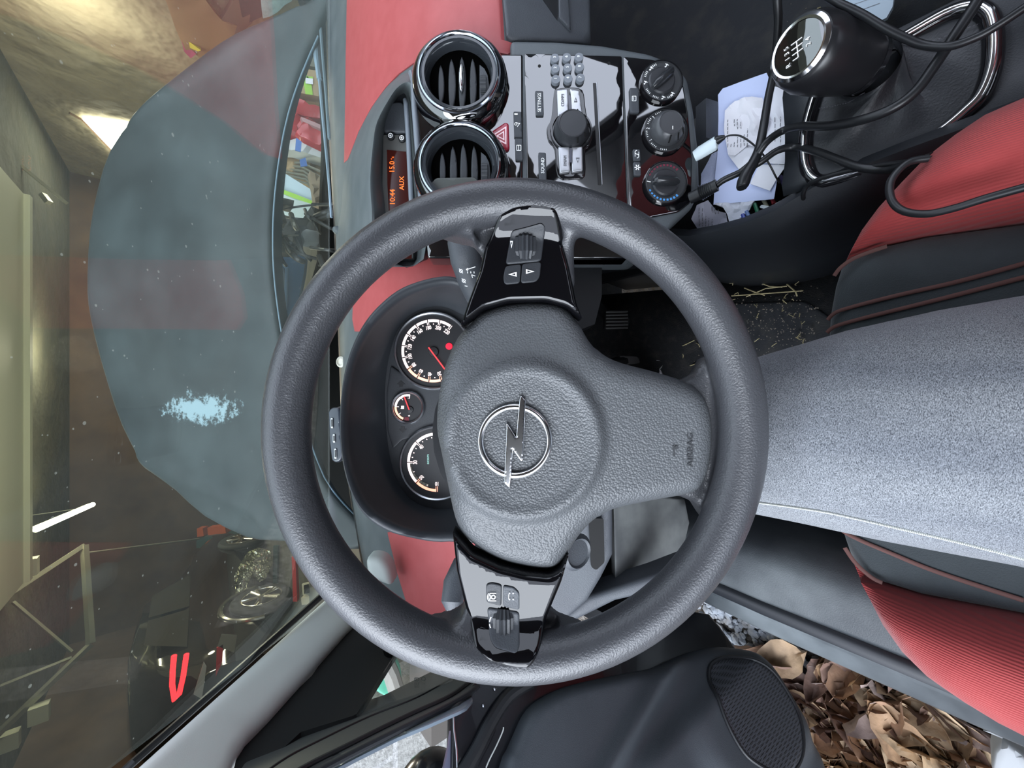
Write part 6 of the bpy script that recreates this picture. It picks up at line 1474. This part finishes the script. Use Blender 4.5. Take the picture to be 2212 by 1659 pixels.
MB().relief([(.50, 0), (.92, 0), (.93, .3), (.87, .62), (.55, .62), (.49, .3)], lambda p, h: Vector((p[0], -.48 - p[1] * .42 + h * .9, .58 + p[1] * .9 + h * .4)), .09, r=.05, rd=.04, step=.06).build('backrest', redf, ps, smooth=60)
# ================================================================== leaves and gravel outside the door
lf_cols = [(.36, .22, .12), (.26, .15, .09), (.42, .29, .18), (.20, .12, .09), (.33, .25, .22), (.52, .38, .24)]
leaf_me = []
for i, c in enumerate(lf_cols):
    lm_ = mat('leaf_%d' % i, c, .65, var=(tuple(x * .45 for x in c), 35, .45, .75), bump=('noise', 120, .002, .6))
    m = MB(); n = 9; rows = []
    rr2 = random.Random(i)
    L = .05; wmax = .021 + .008 * rr2.random()
    for a_ in range(n + 1):
        t = a_ / n; w = wmax * (sin(pi * min(1, t ** .8)) ** .8) + .0006; w *= 1 + .10 * rr2.uniform(-1, 1)
        curl = .02 * rr2.uniform(.3, 1.)
        rows.append([Vector((L * (2 * t - 1), w * s_, .012 * (s_ * s_) * (1 + .6 * sin(5 * t + i)) + .012 * sin(3.3 * t + i) + .004 * rr2.uniform(-1, 1))) for s_ in (-1, -.6, -.2, 0, .2, .6, 1)])
    for r__ in rows: r__[3].z -= .0018
    m.strip(rows)
    m.tube([Vector((-L, 0, rows[0][3].z)), Vector((-L * 1.35, .002, rows[0][3].z + .004))], .0008, n=5)
    o = m.build('leaf', lm_, None, smooth=60); leaf_me.append(o)
rr = random.Random(5)
GZ = Z(.0)
cnt = 0
def put_leaf(p, s_=1.):
    global cnt
    src = leaf_me[rr.randrange(6)]
    o = src.copy(); SC.collection.objects.link(o); o.name = 'leaf'
    o.location = p; o.rotation_euler = (rr.uniform(-.5, .5), rr.uniform(-.45, .45), rr.uniform(0, 2 * pi)); k_ = s_ * rr.uniform(.75, 1.25); o.scale = (k_, k_, k_)
    tag(o, 'curled dry brown leaf among many on the ground outside the open driver door', 'leaf', 'dry leaves outside the door'); cnt += 1
for i in range(1500):
    if cnt >= 210: break
    u, v = rr.uniform(1560, 2190), rr.uniform(1330, 1700)
    # keep to the wedge between sill and door
    if v < 1310 + (u - 1540) * .47 - 10: continue
    if u < 1590 + (v - 1380) * .62: continue
    if u < 1765 and v < 1450 and rr.random() < .96: continue
    p = GZ.at(u, v); p.z = rr.uniform(.008, .045)
    put_leaf(p, 1.18)
for i in range(26):
    put_leaf(Vector((rr.uniform(-1.3, -.5), rr.uniform(-.6, .5), rr.uniform(.01, .03))))
for o in leaf_me: 
    o.location = Vector((-.75 - .1 * leaf_me.index(o), -.35, .02)); tag(o, 'curled dry brown leaf among many on the ground outside the open driver door', 'leaf', 'dry leaves outside the door')
gm = [mat('pebble_grey', (.30, .33, .37), .6, var=((.18, .17, .16), 30, .4, .7))]
m = MB()
for i in range(1500):
    u, v = rr.uniform(1500, 1880), rr.uniform(1270, 1560)
    p = GZ.at(u, v); p.z = rr.uniform(-.006, .006); r_ = rr.uniform(.004, .014)
    bmv = MB().ball((0, 0, 0), r_, 6, (rr.uniform(.7, 1.3), rr.uniform(.7, 1.3), rr.uniform(.4, .8)))
    R3 = Matrix.Rotation(rr.uniform(0, 3), 3, 'Z') @ Matrix.Rotation(rr.uniform(-.6, .6), 3, 'X')
    m.add([R3 @ q + p for q in bmv.v], bmv.f)
o = tag(m.build('gravel', gm[0], None, smooth=20), 'grey gravel scattered on the ground under the door opening', 'gravel'); o['kind'] = 'stuff'
